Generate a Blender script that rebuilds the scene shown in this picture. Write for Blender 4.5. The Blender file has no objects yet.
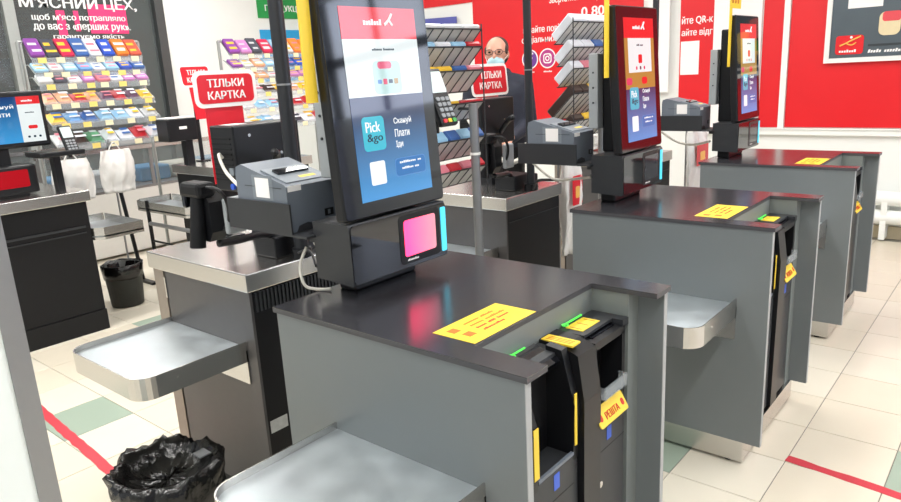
import bpy, bmesh, math, random
from mathutils import Vector, Matrix
random.seed(7)
sc = bpy.context.scene
COL = sc.collection

# ---------------------------------------------------------------- camera
def cam_basis(yaw, pitch, roll):
    f = Vector((math.sin(yaw)*math.cos(pitch), math.cos(yaw)*math.cos(pitch), -math.sin(pitch)))
    r = Vector((math.cos(yaw), -math.sin(yaw), 0)); u = r.cross(f)
    c, s = math.cos(roll), math.sin(roll)
    return c*r + s*u, -s*r + c*u, f
CAM = Vector((1.4476, -0.9916, 1.4565)); FPX = 699.5
cr, cu, cf = cam_basis(-0.705, 0.2514, -0.0542)
cd = bpy.data.cameras.new('camera'); cam = bpy.data.objects.new('camera', cd); COL.objects.link(cam)
cd.sensor_width = 36; cd.lens = FPX/901*36; cd.clip_start = .05
m = Matrix((cr, cu, -cf)).transposed().to_4x4(); m.translation = CAM
cam.matrix_world = m
sc.camera = cam
# ---------------------------------------------------------------- world, lights, exposure
w = bpy.data.worlds.new('world'); sc.world = w; w.use_nodes = True
bg = w.node_tree.nodes['Background']; bg.inputs[0].default_value = (.93, .97, 1, 1); bg.inputs[1].default_value = .75
vs = sc.view_settings
vs.view_transform = 'Standard'; vs.look = 'None'; vs.gamma = 1; vs.exposure = -.02; vs.use_curve_mapping = False
LAMP_ROWS = [(-5.0, -1.0), (-5.0, 2.6), (-2.6, -1.0), (-2.6, 2.6), (-.4, -1.0), (-.4, 2.6), (1.9, -1.4), (1.9, 2.2), (4.2, 2.2)]
CEIL = 3.3
for lx, ly in LAMP_ROWS:
    ld = bpy.data.lights.new('tube_light', 'AREA'); ld.shape = 'RECTANGLE'; ld.size = .16; ld.size_y = 2.9
    ld.energy = 62; ld.color = (1, .985, .96)
    lo = bpy.data.objects.new('tube_light', ld); COL.objects.link(lo); lo.location = (lx, ly, CEIL-.085)

# ---------------------------------------------------------------- materials
MATS = {}
def mat(name, col, rough=.5, metal=0, noise=.06, scale=30, bump=0, coat=0, emit=0, alpha=1, trans=0, emit_col=None, stretch=None, spec=.5, rnoise=0):
    if name in MATS: return MATS[name]
    M = bpy.data.materials.new(name); M.use_nodes = True
    nt = M.node_tree; b = nt.nodes['Principled BSDF']
    b.inputs['Roughness'].default_value = rough; b.inputs['Metallic'].default_value = metal
    b.inputs['Coat Weight'].default_value = coat; b.inputs['Coat Roughness'].default_value = .04
    b.inputs['Specular IOR Level'].default_value = spec
    tc = nt.nodes.new('ShaderNodeTexCoord'); mp = nt.nodes.new('ShaderNodeMapping')
    nt.links.new(tc.outputs['Object'], mp.inputs[0])
    if stretch: mp.inputs['Scale'].default_value = stretch
    n = nt.nodes.new('ShaderNodeTexNoise'); n.inputs['Scale'].default_value = scale; n.inputs['Detail'].default_value = 4
    nt.links.new(mp.outputs[0], n.inputs[0])
    mx = nt.nodes.new('ShaderNodeMix'); mx.data_type = 'RGBA'
    c = Vector(col[:3])
    mx.inputs[6].default_value = (*[max(0, v*(1-noise)) for v in c], 1)
    mx.inputs[7].default_value = (*[min(1, v*(1+noise)) for v in c], 1)
    nt.links.new(n.outputs[0], mx.inputs[0]); nt.links.new(mx.outputs[2], b.inputs['Base Color'])
    if rnoise:
        mr = nt.nodes.new('ShaderNodeMapRange'); mr.inputs[1].default_value = .3; mr.inputs[2].default_value = .7
        mr.inputs[3].default_value = max(.02, rough-rnoise); mr.inputs[4].default_value = rough+rnoise
        nt.links.new(n.outputs[0], mr.inputs[0]); nt.links.new(mr.outputs[0], b.inputs['Roughness'])
    if bump:
        bp = nt.nodes.new('ShaderNodeBump'); bp.inputs['Strength'].default_value = bump; bp.inputs['Distance'].default_value = .004
        nt.links.new(n.outputs[0], bp.inputs['Height']); nt.links.new(bp.outputs[0], b.inputs['Normal'])
    if emit:
        e = emit_col or col
        b.inputs['Emission Color'].default_value = (*e[:3], 1); b.inputs['Emission Strength'].default_value = emit
    if trans: b.inputs['Transmission Weight'].default_value = trans
    if alpha < 1: b.inputs['Alpha'].default_value = alpha
    MATS[name] = M
    return M
def s2l(r, g, b_):
    f = lambda v: ((v/255+.055)/1.055)**2.4 if v > 10 else v/255/12.92
    return (f(r), f(g), f(b_))
panel_grey = mat('grey_laminate', s2l(116, 122, 124), .42, noise=.035, scale=6)
panel_inner = mat('grey_laminate_inner', s2l(126, 132, 130), .45, noise=.035, scale=6)
top_dark = mat('charcoal_top', s2l(50, 50, 54), .2, noise=.08, scale=250, spec=1.0)
top_edge = mat('charcoal_edge', s2l(72, 72, 76), .45)
edge_light = mat('pale_edge', s2l(170, 172, 172), .5)
steel = mat('brushed_steel', s2l(205, 203, 200), .26, 1, noise=.02, scale=9)
steel_worn = mat('worn_steel', s2l(205, 213, 217), .4, .8, noise=.12, scale=14, rnoise=.07)
steel_dark = mat('dull_steel', s2l(150, 151, 152), .4, .7, noise=.05)
blk = mat('black_plastic', s2l(20, 21, 24), .36, noise=.1, spec=.4)
blk_matte = mat('black_matte', s2l(16, 17, 20), .5, noise=.12, spec=.3)
blk_gloss = mat('black_gloss', s2l(14, 15, 20), .05, noise=.05, spec=1.0)
dgrey = mat('dark_grey_plastic', s2l(48, 50, 53), .42, noise=.08, spec=.4)
mgrey = mat('printer_grey', s2l(106, 114, 124), .45, noise=.05)
mgrey2 = mat('printer_cover_grey', s2l(124, 132, 140), .45, noise=.05)
post_grey = mat('post_grey', s2l(160, 165, 168), .5, noise=.04)
white = mat('white_plastic', s2l(236, 236, 232), .5, noise=.03)
cable_white = mat('white_cable', s2l(220, 216, 206), .5)
yellow = mat('yellow_sticker', s2l(246, 210, 62), .45, noise=.04)
ink = mat('sticker_ink', s2l(196, 110, 30), .6)
redink = mat('red_ink', s2l(205, 50, 30), .6)
blue_st = mat('blue_sticker', s2l(48, 92, 205), .4)
green_led = mat('green_led', (.1, .75, .1), .4, emit=.75)
cyan_led = mat('cyan_led', s2l(80, 205, 232), .3, emit=.75)
red_panel = mat('red_print', s2l(222, 28, 36), .38, noise=.03, scale=3)
red_sign = mat('red_sign', s2l(216, 26, 44), .4, noise=.03)
white_print = mat('white_print', s2l(246, 244, 242), .5, noise=.02)
wall_white = mat('white_paint', s2l(238, 240, 236), .6, noise=.02, scale=4)
grout = mat('grout', s2l(138, 134, 124), .9, noise=.15)
tile_cream = mat('cream_tile', s2l(224, 217, 200), .3, noise=.04, scale=5)
tile_cream2 = mat('cream_tile_warm', s2l(220, 211, 192), .3, noise=.04, scale=5)
tile_green = mat('green_tile', s2l(158, 174, 158), .3, noise=.05, scale=5)
tape_red = mat('red_tape', s2l(198, 58, 70), .5, noise=.12, scale=60)
skin = mat('skin', s2l(205, 150, 128), .5, noise=.06)
hair = mat('brown_hair', s2l(62, 46, 40), .7, noise=.3, scale=90, bump=.4)
navy = mat('navy_cloth', s2l(34, 38, 52), .8, noise=.12, scale=40)
mask_blue = mat('mask_blue', s2l(168, 206, 216), .7, noise=.04)
clear = mat('clear_plastic', (.6, .65, .68), .08, alpha=.22)
glass_pane = mat('window_glass', (.3, .34, .34), .04, alpha=.16)
black_bag = mat('black_bag', s2l(14, 13, 13), .2, noise=.3, scale=34, bump=1.0, spec=.6)

# ---------------------------------------------------------------- mesh building
class MB:
    def __init__(s): s.v = []; s.f = []; s.mi = []; s.cur = 0; s.smooth = []
    def add(s, vs_, fs, sm=False):
        o = len(s.v); s.v += [tuple(p) for p in vs_]
        for f in fs: s.f.append([o+i for i in f]); s.mi.append(s.cur); s.smooth.append(sm)
        return s
    def box(s, x0, x1, y0, y1, z0, z1):
        return s.add([(x, y, z) for x in (x0, x1) for y in (y0, y1) for z in (z0, z1)],
                     [(0,1,3,2), (4,6,7,5), (0,4,5,1), (2,3,7,6), (0,2,6,4), (1,5,7,3)])
    def rbox(s, x0, x1, y0, y1, z0, z1, r=.01, seg=2):
        bm = bmesh.new(); bmesh.ops.create_cube(bm, size=1)
        for v in bm.verts: v.co = Vector(((x0+x1)/2+v.co.x*(x1-x0), (y0+y1)/2+v.co.y*(y1-y0), (z0+z1)/2+v.co.z*(z1-z0)))
        bmesh.ops.bevel(bm, geom=bm.edges[:], offset=r, segments=seg, affect='EDGES', profile=.5)
        return s.frombm(bm)
    def frombm(s, bm, sm=False):
        bm.verts.index_update()
        s.add([v.co.copy() for v in bm.verts], [[v.index for v in f.verts] for f in bm.faces], sm); bm.free(); return s
    def prism(s, pts, a, b, axis='z'):
        def P(p, t):
            return {'z': (p[0], p[1], t), 'y': (p[0], t, p[1]), 'x': (t, p[0], p[1])}[axis]
        n = len(pts)
        return s.add([P(p, a) for p in pts]+[P(p, b) for p in pts],
                     [list(range(n))[::-1], list(range(n, 2*n))]+[(i, (i+1) % n, n+(i+1) % n, n+i) for i in range(n)])
    def cyl(s, p0, p1, r, r1=None, seg=14, caps=True):
        p0, p1 = Vector(p0), Vector(p1); r1 = r if r1 is None else r1
        d = (p1-p0).normalized(); a = d.orthogonal().normalized(); b = d.cross(a)
        vs_ = [p0+(a*math.cos(t)+b*math.sin(t))*r for t in [2*math.pi*i/seg for i in range(seg)]]
        vs_ += [p1+(a*math.cos(t)+b*math.sin(t))*r1 for t in [2*math.pi*i/seg for i in range(seg)]]
        s.add(vs_, [(i, (i+1) % seg, seg+(i+1) % seg, seg+i) for i in range(seg)], True)
        if caps: s.add(vs_, [list(range(seg))[::-1], list(range(seg, 2*seg))])
        return s
    def tube(s, pts, r, seg=8):
        pts = [Vector(p) for p in pts]; rings = []
        a = None
        for i, p in enumerate(pts):
            d = (pts[min(i+1, len(pts)-1)]-pts[max(i-1, 0)]).normalized()
            a = d.orthogonal().normalized() if a is None else (a-d*a.dot(d)).normalized()
            b = d.cross(a)
            rings.append([p+(a*math.cos(t)+b*math.sin(t))*r for t in [2*math.pi*k/seg for k in range(seg)]])
        vs_ = [v for rg in rings for v in rg]
        fs = [(i*seg+k, i*seg+(k+1) % seg, (i+1)*seg+(k+1) % seg, (i+1)*seg+k) for i in range(len(pts)-1) for k in range(seg)]
        fs += [list(range(seg))[::-1], [(len(pts)-1)*seg+k for k in range(seg)]]
        return s.add(vs_, fs, True)
    def lathe(s, prof, c=(0, 0, 0), seg=28):
        vs_ = [(c[0]+r*math.cos(t), c[1]+r*math.sin(t), c[2]+z) for r, z in prof for t in [2*math.pi*k/seg for k in range(seg)]]
        return s.add(vs_, [(i*seg+k, i*seg+(k+1) % seg, (i+1)*seg+(k+1) % seg, (i+1)*seg+k) for i in range(len(prof)-1) for k in range(seg)], True)
    def xf(s, fn): s.v = [tuple(fn(Vector(p))) for p in s.v]; return s
def spline(pts, n=8):
    pts = [Vector(p) for p in pts]; out = []
    P_ = [pts[0]]+pts+[pts[-1]]
    for i in range(len(pts)-1):
        a, b, c, d = P_[i:i+4]
        for k in range(n):
            t = k/n
            out.append(.5*((2*b)+(c-a)*t+(2*a-5*b+4*c-d)*t*t+(3*b-a-3*c+d)*t**3))
    return out+[pts[-1]]
BASE = {}; FR = {}
def thing(name, label, cat, base, group=None, frame=(0, 0, 0), kind=None):
    """Empty at the thing's base; its parts are given in the coordinates of 'frame'."""
    o = bpy.data.objects.new(name, None); COL.objects.link(o)
    o.empty_display_size = .05
    o.location = Vector(base)+Vector(frame); BASE[o] = Vector(base); FR[o] = Vector(frame)
    tag(o, label, cat, group, kind); return o
def tag(o, label=None, cat=None, group=None, kind=None):
    if label: o['label'] = label
    if cat: o['category'] = cat
    if group: o['group'] = group
    if kind: o['kind'] = kind
def part(mb, name, mt, parent=None, label=None, kind=None, base=None):
    b = Vector((0, 0, 0))
    if parent is not None: b = BASE[parent]
    elif base is not None: b = Vector(base)
    me = bpy.data.meshes.new(name)
    me.from_pydata([tuple(Vector(v)-b) for v in mb.v], [], mb.f)
    for q in (mt if isinstance(mt, (list, tuple)) else [mt]): me.materials.append(q)
    for p, i, sm in zip(me.polygons, mb.mi, mb.smooth): p.material_index = i; p.use_smooth = sm
    bm = bmesh.new(); bm.from_mesh(me); bmesh.ops.recalc_face_normals(bm, faces=bm.faces); bm.to_mesh(me); bm.free()
    o = bpy.data.objects.new(name, me); COL.objects.link(o)
    if parent is not None: o.parent = parent
    else: o.location = b
    BASE[o] = b; FR[o] = FR.get(parent, Vector((0, 0, 0)))
    tag(o, label, kind=kind); return o
def mono(mb, name, mt, label, cat, group=None, kind=None, base=None):
    if base is None:
        xs, ys, zs = zip(*mb.v); base = ((min(xs)+max(xs))/2, (min(ys)+max(ys))/2, min(zs))
    o = part(mb, name, mt, base=base); tag(o, label, cat, group, kind); return o
AX = {'+x': ((0, 1, 0), (0, 0, 1), (1, 0, 0)), '-y': ((1, 0, 0), (0, 0, 1), (0, -1, 0)), '+z': ((0, 1, 0), (-1, 0, 0), (0, 0, 1))}
_tc = {}
def text(body, pos, width, height, ax, bold=.012, depth=.0008, fn=None, align=0, shear=0):
    """Text as mesh: left baseline corner at pos, scaled to width x cap height."""
    cu_ = bpy.data.curves.new('t', 'FONT'); cu_.body = body; cu_.size = 1; cu_.extrude = .5; cu_.resolution_u = 3; cu_.space_line = .95
    cu_.shear = shear
    ob = bpy.data.objects.new('t', cu_); COL.objects.link(ob)
    dg = bpy.context.evaluated_depsgraph_get()
    me = bpy.data.meshes.new_from_object(ob.evaluated_get(dg))
    vs_ = [v.co.copy() for v in me.vertices]; fs = [list(p.vertices) for p in me.polygons]
    bpy.data.objects.remove(ob); bpy.data.meshes.remove(me); bpy.data.curves.remove(cu_)
    mb = MB()
    if not vs_: return mb
    x0 = min(v.x for v in vs_); x1 = max(v.x for v in vs_); y0 = min(v.y for v in vs_); y1 = max(v.y for v in vs_)
    sx = width/(x1-x0) if width else None; sy = height/(y1-y0) if height else None
    sx = sx or sy; sy = sy or sx
    u, v_, n = [Vector(a) for a in (AX[ax] if isinstance(ax, str) else ax)]
    p = Vector(pos)
    out = [p+u*((q.x-x0)*sx-align*(x1-x0)*sx)+v_*((q.y-y0)*sy)+n*(q.z+.5)*depth for q in vs_]
    for k in ((0,) if bold < .004 else (-1, 0, 1)):
        o2 = [q+u*k*bold*sx*1.3+n*depth*.02*k for q in out]
        mb.add([fn(q) for q in o2] if fn else o2, fs)
    return mb
def scribble(pos, width, height, ax, depth=.0004, fn=None, words=(5, 8, 4)):
    """a line of print too small to read: rows of short upright strokes grouped like words."""
    u, v_, n = [Vector(a) for a in (AX[ax] if isinstance(ax, str) else ax)]; p = Vector(pos); mb = MB()
    tot = sum(words)+len(words)-1; cw = width/tot; i = 0; rnd = random.Random(tot)
    for w_ in words:
        for _ in range(w_):
            a = i*cw+cw*.12; b = i*cw+cw*.88; h0 = 0; h1 = height*rnd.choice((.7, .75, 1.0)); i += 1
            q = [p+u*a+v_*h0, p+u*b+v_*h0, p+u*b+v_*h1, p+u*a+v_*h1]; q += [t_+n*depth for t_ in q]
            mb.add([fn(t_) for t_ in q] if fn else q, [(3,2,1,0), (4,5,6,7), (0,1,5,4), (1,2,6,5), (2,3,7,6), (3,0,4,7)])
        i += 1
    return mb
def disc(c, r, ax, depth=.002, seg=28, r_in=0):
    u, v_, n = [Vector(a) for a in AX[ax]]; c = Vector(c); mb = MB()
    ring = lambda R_, d: [c+(u*math.cos(t)+v_*math.sin(t))*R_+n*d for t in [2*math.pi*k/seg for k in range(seg)]]
    if not r_in:
        mb.add(ring(r, 0)+ring(r, depth), [list(range(seg)), list(range(seg, 2*seg))]+[(i, (i+1) % seg, seg+(i+1) % seg, seg+i) for i in range(seg)])
    else:
        vs_ = ring(r, 0)+ring(r, depth)+ring(r_in, depth)+ring(r_in, 0)
        mb.add(vs_, [(a*seg+i, a*seg+(i+1) % seg, ((a+1) % 4)*seg+(i+1) % seg, ((a+1) % 4)*seg+i) for a in range(4) for i in range(seg)])
    return mb
def rrect(w_, h_, r, seg=5):
    pts = []
    for cx, cy, a in ((w_/2-r, h_/2-r, 0), (-w_/2+r, h_/2-r, 90), (-w_/2+r, -h_/2+r, 180), (w_/2-r, -h_/2+r, 270)):
        for k in range(seg+1):
            t = math.radians(a+90*k/seg); pts.append((cx+r*math.cos(t), cy+r*math.sin(t)))
    return pts
def plate(c, w_, h_, r, ax, depth=.003, seg=5):
    u, v_, n = [Vector(a) for a in (AX[ax] if isinstance(ax, str) else ax)]; c = Vector(c); pts = rrect(w_, h_, r, seg); k = len(pts)
    vs_ = [c+u*x+v_*y for x, y in pts]+[c+u*x+v_*y+n*depth for x, y in pts]
    return MB().add(vs_, [list(range(k)), list(range(k, 2*k))]+[(i, (i+1) % k, k+(i+1) % k, k+i) for i in range(k)])
def struct(mb, name, mt):
    o = part(mb, name, mt); o['kind'] = 'structure'; return o
ORD = ['first', 'second', 'third', 'fourth', 'fifth', 'sixth', 'seventh', 'eighth', 'ninth', 'tenth']

# ================================================================ SETTING
WB, WL, XR = 5.3, -6.2, 6.0          # back wall y, left wall x, right wall x
floor = struct(MB().box(-9.5, XR, -4, WB+.1, -.12, -.004), 'floor', grout)
PX, PY, GAP = .3125, .3065, .0035
def proj(p):
    d = Vector(p)-CAM; z = d.dot(cf)
    return (450.5+FPX*d.dot(cr)/z, 251-FPX*d.dot(cu)/z) if z > .1 else None
def tile_mesh(mt):
    mb = MB(); a, b, e = PX/2-GAP/2, PY/2-GAP/2, .0018
    mb.add([(-a, -b, -.004), (a, -b, -.004), (a, b, -.004), (-a, b, -.004), (-a, -b, -.001), (a, -b, -.001), (a, b, -.001), (-a, b, -.001),
            (-a+e, -b+e, 0), (a-e, -b+e, 0), (a-e, b-e, 0), (-a+e, b-e, 0)],
           [(0,1,5,4), (1,2,6,5), (2,3,7,6), (3,0,4,7), (4,5,9,8), (5,6,10,9), (6,7,11,10), (7,4,8,11), (8,9,10,11)])
    me = bpy.data.meshes.new('floor_tile'); me.from_pydata(mb.v, [], mb.f); me.materials.append(mt); return me
tms = [tile_mesh(tile_cream), tile_mesh(tile_cream2), tile_mesh(tile_green)]
cells = []
for i in range(-24, 10):
    for j in range(-14, 14):
        x, y = .87+PX*(i+.5), 1.216+PY*(j+.5)
        if y > WB-.1 or x < WL+.1: continue
        q = proj((x, y, 0)); vis = q and -40 < q[0] < 940 and 60 < q[1] < 560
        cells.append((not vis, (Vector((x, y, 0))-CAM).length, x, y, i, j))
cells.sort()
GREEN = {(-9, -4), (-9, -7), (1, 1), (1, -2), (-2, 0), (1, 4), (-6, 3), (-12, -1), (-5, 0), (4, 3), (-2, 6), (1, 8)}
rest = MB()
for n_, (nv, _, x, y, i, j) in enumerate(cells):
    k = 2 if (i, j) in GREEN else (1 if random.random() < .35 else 0)
    if n_ < 300 and not nv:
        o = bpy.data.objects.new('floor_tile', tms[k]); COL.objects.link(o); o.parent = floor; o.location = (x, y, 0)
    else:
        rest.cur = k; me = tms[k]
        rest.add([(v.co.x+x, v.co.y+y, v.co.z) for v in me.vertices], [list(p.vertices) for p in me.polygons])
part(rest, 'far_tiles', [tile_cream, tile_cream2, tile_green], floor, kind='stuff')
def tape(name, a, b, wd, label):
    a, b = Vector(a), Vector(b); d = (b-a).normalized(); nrm = Vector((-d.y, d.x, 0)); mb = MB(); n = 26; L, Rr = [], []
    for k in range(n+1):
        p = a+(b-a)*k/n
        L.append(p+nrm*(wd/2+random.uniform(-.003, .003))+Vector((0, 0, .0012))); Rr.append(p-nrm*(wd/2+random.uniform(-.003, .003))+Vector((0, 0, .0012)))
    vs_ = L+Rr+[v-Vector((0, 0, .001)) for v in L+Rr]; m_ = n+1
    fs = [(k, k+1, m_+k+1, m_+k) for k in range(n)]+[(2*m_+k, 2*m_+k+1, k+1, k) for k in range(n)]+[(m_+k, m_+k+1, 3*m_+k+1, 3*m_+k) for k in range(n)]
    mono(mb.add(vs_, fs), name, tape_red, label, 'floor tape')
tape('floor_tape', (.87, 1.55, 0), (2.2, 1.41, 0), .042, 'worn red tape line on the floor to the right of the middle counter')
tape('floor_tape', (-2.3, .07, 0), (-1.02, -.02, 0), .042, 'worn red tape line on the floor left of the black bag bin')

# back wall with plaster dado and cap
struct(MB().box(WL-.1, XR, WB, WB+.12, 0, CEIL), 'wall_back', wall_white)
struct(MB().box(-1.6, XR, WB-.02, WB, 0, .098).box(-1.6, XR, WB-.02, WB, .1, .1005), 'baseboard_back', mat('beige_skirting', s2l(203, 190, 162), .4))
struct(MB().box(-.9, XR, WB-.035, WB, .80, .845).box(-.9, XR, WB-.045, WB, .845, .856), 'trim_1', wall_white)
# left wall: white stretch, then glazed front of the meat department
struct(MB().box(WL-.12, WL, 3.3, WB, 0, CEIL), 'wall_left', wall_white)
struct(MB().box(WL-.12, WL, -4, 3.3, 2.75, CEIL), 'trim_2', mat('grey_frame', s2l(120, 126, 126), .5))
win = struct(MB().box(WL-.06, WL-.05, -4, 3.2, .1, 2.75), 'window_1', glass_pane)
fm = mat('dark_frame', s2l(84, 88, 88), .4, .4); fm2 = mat('pale_frame', s2l(168, 172, 168), .4, .3)
part(MB().box(WL-.1, WL+.02, 3.2, 3.3, 0, 2.75), 'window_frame', fm, win)
part(MB().box(WL-.1, WL-.01, 1.70, 1.80, 0, 2.75), 'window_frame', fm2, win)
part(MB().box(WL-.1, WL-.01, -.35, -.25, 0, 2.75), 'window_frame', fm2, win)
part(MB().box(WL-.1, WL-.01, 2.93, 2.98, 0, 1.78).box(WL-.1, WL-.01, 2.6, 2.98, 1.74, 1.78), 'window_frame', fm2, win)
part(MB().box(WL-.1, WL-.01, -4, 3.13, 0, .1), 'window_sill', fm2, win)
def wtext(b, y, z, wd, h): part(text(b, (WL-.045, y, z), wd, h, '+x', bold=.02, depth=.001), 'lettering', white_print, win, label='white lettering on glass')
wtext("М'ЯСНИЙ ЦЕХ,", 1.86, 2.25, 1.16, .155)
wtext('щоб м’ясо потрапляло', 1.95, 2.14, .93, .075)
wtext('до вас з «перших рук».', 1.95, 2.045, .97, .075)
wtext('гарантуємо якість', 2.12, 1.965, .72, .06)
pink = mat('pink_light_strip', s2l(245, 60, 120), .4, noise=.05)  # pink light in the glass, put in as flat coloured strips
for y0, y1, z0, z1 in ((2.18, 2.265, 2.01, 2.25), (2.35, 2.40, 2.05, 2.25), (2.50, 2.90, 2.03, 2.32)):
    part(MB().box(WL-.05, WL-.0485, y0, y1, z0, z1), 'pink_light_strip', pink, win)
# room beyond the glass
struct(MB().box(-8.9, -8.8, -4, 4.2, 0, 2.9), 'wall_beyond', mat('brown_wall', s2l(96, 74, 70), .7, noise=.35, scale=1.3))
struct(MB().box(-8.8, WL-.12, 4.1, 4.2, 0, 2.9), 'wall_beyond_side', mat('green_grey_wall', s2l(150, 160, 152), .7))
struct(MB().box(-8.9, WL-.12, -4, 4.2, 2.9, 3.0), 'ceiling_beyond', fm)
for n_, (y0, y1, z0, z1, c) in enumerate([(1.3, 2.1, 1.1, 1.16, 'a'), (2.2, 2.9, 1.55, 1.6, 'b'), (.4, 1.1, .9, .95, 'c')]):
    sh = mono(MB().box(-8.75, -8.35, y0, y1, z0, z1).box(-8.78, -8.74, y0, y1, 0, z1+.3).box(-8.75, -8.4, y0, y0+.03, 0, z1), 'shop_shelf', mat('dark_shelf', s2l(70, 56, 56), .6),
              ['dim shelf low behind the lettered glass', 'dim upper shelf behind the lettered glass', 'dim shelf at the far left behind the glass'][n_], 'shelf')
# shop front windows to the right (daylight) and ceiling
day = mat('daylight_pane', s2l(200, 210, 235), .1, emit=3.6, emit_col=(.80, .87, 1.0))
for n_, (bx, mul) in enumerate([(((3.3, 5.9), (WB-.03, WB-.02)), 'x'), (((XR-.03, XR-.02), (2.2, 5.2)), 'y')]):
    wn = struct(MB().box(*bx[0], *bx[1], 1.65, 3.1), 'window_%d' % (n_+2), day)
    for k in range(4):
        if mul == 'x': x = 3.3+2.6*k/3; part(MB().box(x-.04, x+.04, WB-.06, WB-.031, 1.65, 3.1), 'mullion', fm, wn)
        else: y = 2.2+3.0*k/3; part(MB().box(XR-.06, XR-.031, y-.04, y+.04, 1.65, 3.1), 'mullion', fm, wn)
    part(MB().box(3.3, 5.9, WB-.06, WB-.031, 2.28, 2.40) if mul == 'x' else MB().box(XR-.06, XR-.031, 2.2, 5.2, 2.28, 2.40), 'transom', fm, wn)
struct(MB().box(XR, XR+.1, -4, WB, 0, CEIL), 'wall_right', mat('lilac_wall', s2l(178, 184, 206), .6, noise=.03))
struct(MB().box(XR-.08, XR, -4, WB, 2.1, 2.35).box(XR-.06, XR, -4, WB, 0, .15), 'trim_3', fm)
struct(MB().box(-6.3, XR, -4, WB, CEIL, CEIL+.1), 'ceiling', mat('ceiling_paint', s2l(222, 224, 226), .8))
for n_, (lx, ly) in enumerate(LAMP_ROWS):
    t = thing('ceiling_light', 'long white ceiling tube light above the checkouts', 'ceiling light', (lx, ly, CEIL), 'ceiling tube lights')
    part(MB().rbox(lx-.1, lx+.1, ly-1.5, ly+1.5, CEIL-.08, CEIL-.001, .01), 'housing', white, t)
    part(MB().box(lx-.1, lx-.085, ly-1.5, ly+1.5, CEIL-.1, CEIL-.08).box(lx+.085, lx+.1, ly-1.5, ly+1.5, CEIL-.1, CEIL-.08), 'reflector', white, t)
# near pillar at the left edge of the frame
pil = struct(MB().box(-.25, .25, -1.25, -.637, 0, CEIL), 'wall_pillar', mat('pillar_white', s2l(236, 242, 238), .45, noise=.02))
part(MB().prism([(.25, -.665), (.254, -.665), (.254, -.633), (.19, -.633), (.19, -.637), (.25, -.637)], .02, 2.4), 'corner_guard', steel_dark, pil)

# ---------------------------------------------------------------- red printed boards on the back wall
def board(x0, x1, z0, z1, label, mt=red_panel, name='wall_board', cat='wall board', t=.012):
    b = thing(name, label, cat, ((x0+x1)/2, WB, z0))
    part(MB().box(x0, x1, WB-t, WB-.0005, z0, z1), 'board', mt, b)
    return b
def btext(b, s, x, z, wd, h, y=WB-.0125, bold=.015, mt=white_print, align=0): part(text(s, (x, y, z), wd, h, '-y', bold=bold, align=align), 'lettering', mt, b)
b1 = board(-3.40, -1.45, .893, 2.4, 'red wall board with social media icons and a phone number behind the cashier')
btext(b1, 'звертатися на гарячу', -2.44, 2.03, .66, .085)
btext(b1, '0 800', -2.08, 1.895, .31, .088, bold=.02)
btext(b1, 'ишайте повідомлення', -2.755, 1.775, .78, .08)
btext(b1, 'соціальних мережах', -2.775, 1.675, .76, .08)
icw = mat('icon_violet', s2l(112, 62, 150), .4); icb = mat('icon_blue', s2l(60, 90, 170), .4)
for k, (x, c) in enumerate([(-2.68, icw), (-2.47, mat('icon_magenta', s2l(178, 52, 130), .4)), (-2.255, icb)]):
    part(disc((x, WB-.013, 1.53), .098, '-y', .001), 'icon_rim', white_print, b1)
    part(disc((x, WB-.0142, 1.53), .085, '-y', .001), 'icon', c, b1)
btext(b1, 'f', -2.705, 1.465, None, .13, WB-.0155, .05)
part(MB().add(*[(lambda q: (q.v, q.f))(disc((-2.47, WB-.0155, 1.53), .026, '-y', .001, r_in=.015))][0]), 'icon_mark', white_print, b1)
ring = MB(); o_ = rrect(.098, .098, .03); i_ = rrect(.074, .074, .022); k_ = len(o_)
ring.add([(-2.47+x, WB-.0157, 1.53+z) for x, z in o_]+[(-2.47+x, WB-.0157, 1.53+z) for x, z in i_], [(i, (i+1) % k_, k_+(i+1) % k_, k_+i) for i in range(k_)])
part(ring, 'icon_mark', white_print, b1); part(disc((-2.443, WB-.0155, 1.557), .006, '-y', .001, 12), 'icon_mark', white_print, b1)
part(MB().prism([(-2.30, 1.54), (-2.20, 1.58), (-2.225, 1.485), (-2.25, 1.51), (-2.262, 1.495), (-2.262, 1.522)], WB-.0158, WB-.015, 'y'), 'icon_mark', white_print, b1)
for x in (-2.73, -2.52, -2.305): part(scribble((x, WB-.0125, 1.395), .10, .016, '-y', words=(9,)), 'lettering', white_print, b1)
b2 = board(-1.10, -.80, .86, 2.4, 'narrow red wall board with a white square behind the farthest kiosk')
btext(b2, 'йте QR-к', -1.085, 1.735, .27, .075)
btext(b2, 'айте відг', -1.085, 1.635, .27, .07)
part(MB().box(-1.09, -.925, WB-.0135, WB-.012, 1.315, 1.60), 'white_square', white_print, b2, label='plain white square')
board(-.40, -.245, .86, 2.45, 'slim red wall strip left of the white vertical trim')
board(-.19, 3.2, .862, 2.45, 'wide red wall panel around the framed dark poster')
struct(MB().box(-.24, -.195, WB-.03, WB, .856, 3.0), 'trim_4', wall_white)
# white banner hanging in front of the wall by the post
mono(MB().box(-1.385, -1.18, WB-.06, WB-.05, 1.17, 3.0), 'hanging_banner', white_print, 'blank white hanging banner just right of the farthest black post', 'banner')
mono(MB().box(-.80, -.41, WB-.03, WB-.001, .86, 3.0), 'wall_board', white_print, 'blank white wall board behind the farthest kiosk screen', 'wall board')
mono(MB().prism([(-4.35, 1.98), (-3.6, 1.96), (-3.6, 2.03), (-4.35, 2.05)], WB-.05, WB-.04, 'y'), 'shelf_banner', mat('indigo_banner', s2l(88, 92, 168), .5), 'violet strip banner above the wire cigarette rack', 'banner')
mono(MB().box(-5.0, -3.41, WB-.014, WB-.001, 2.16, 2.75), 'wall_board', red_panel, 'red wall strip above the violet banner', 'wall board')
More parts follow.
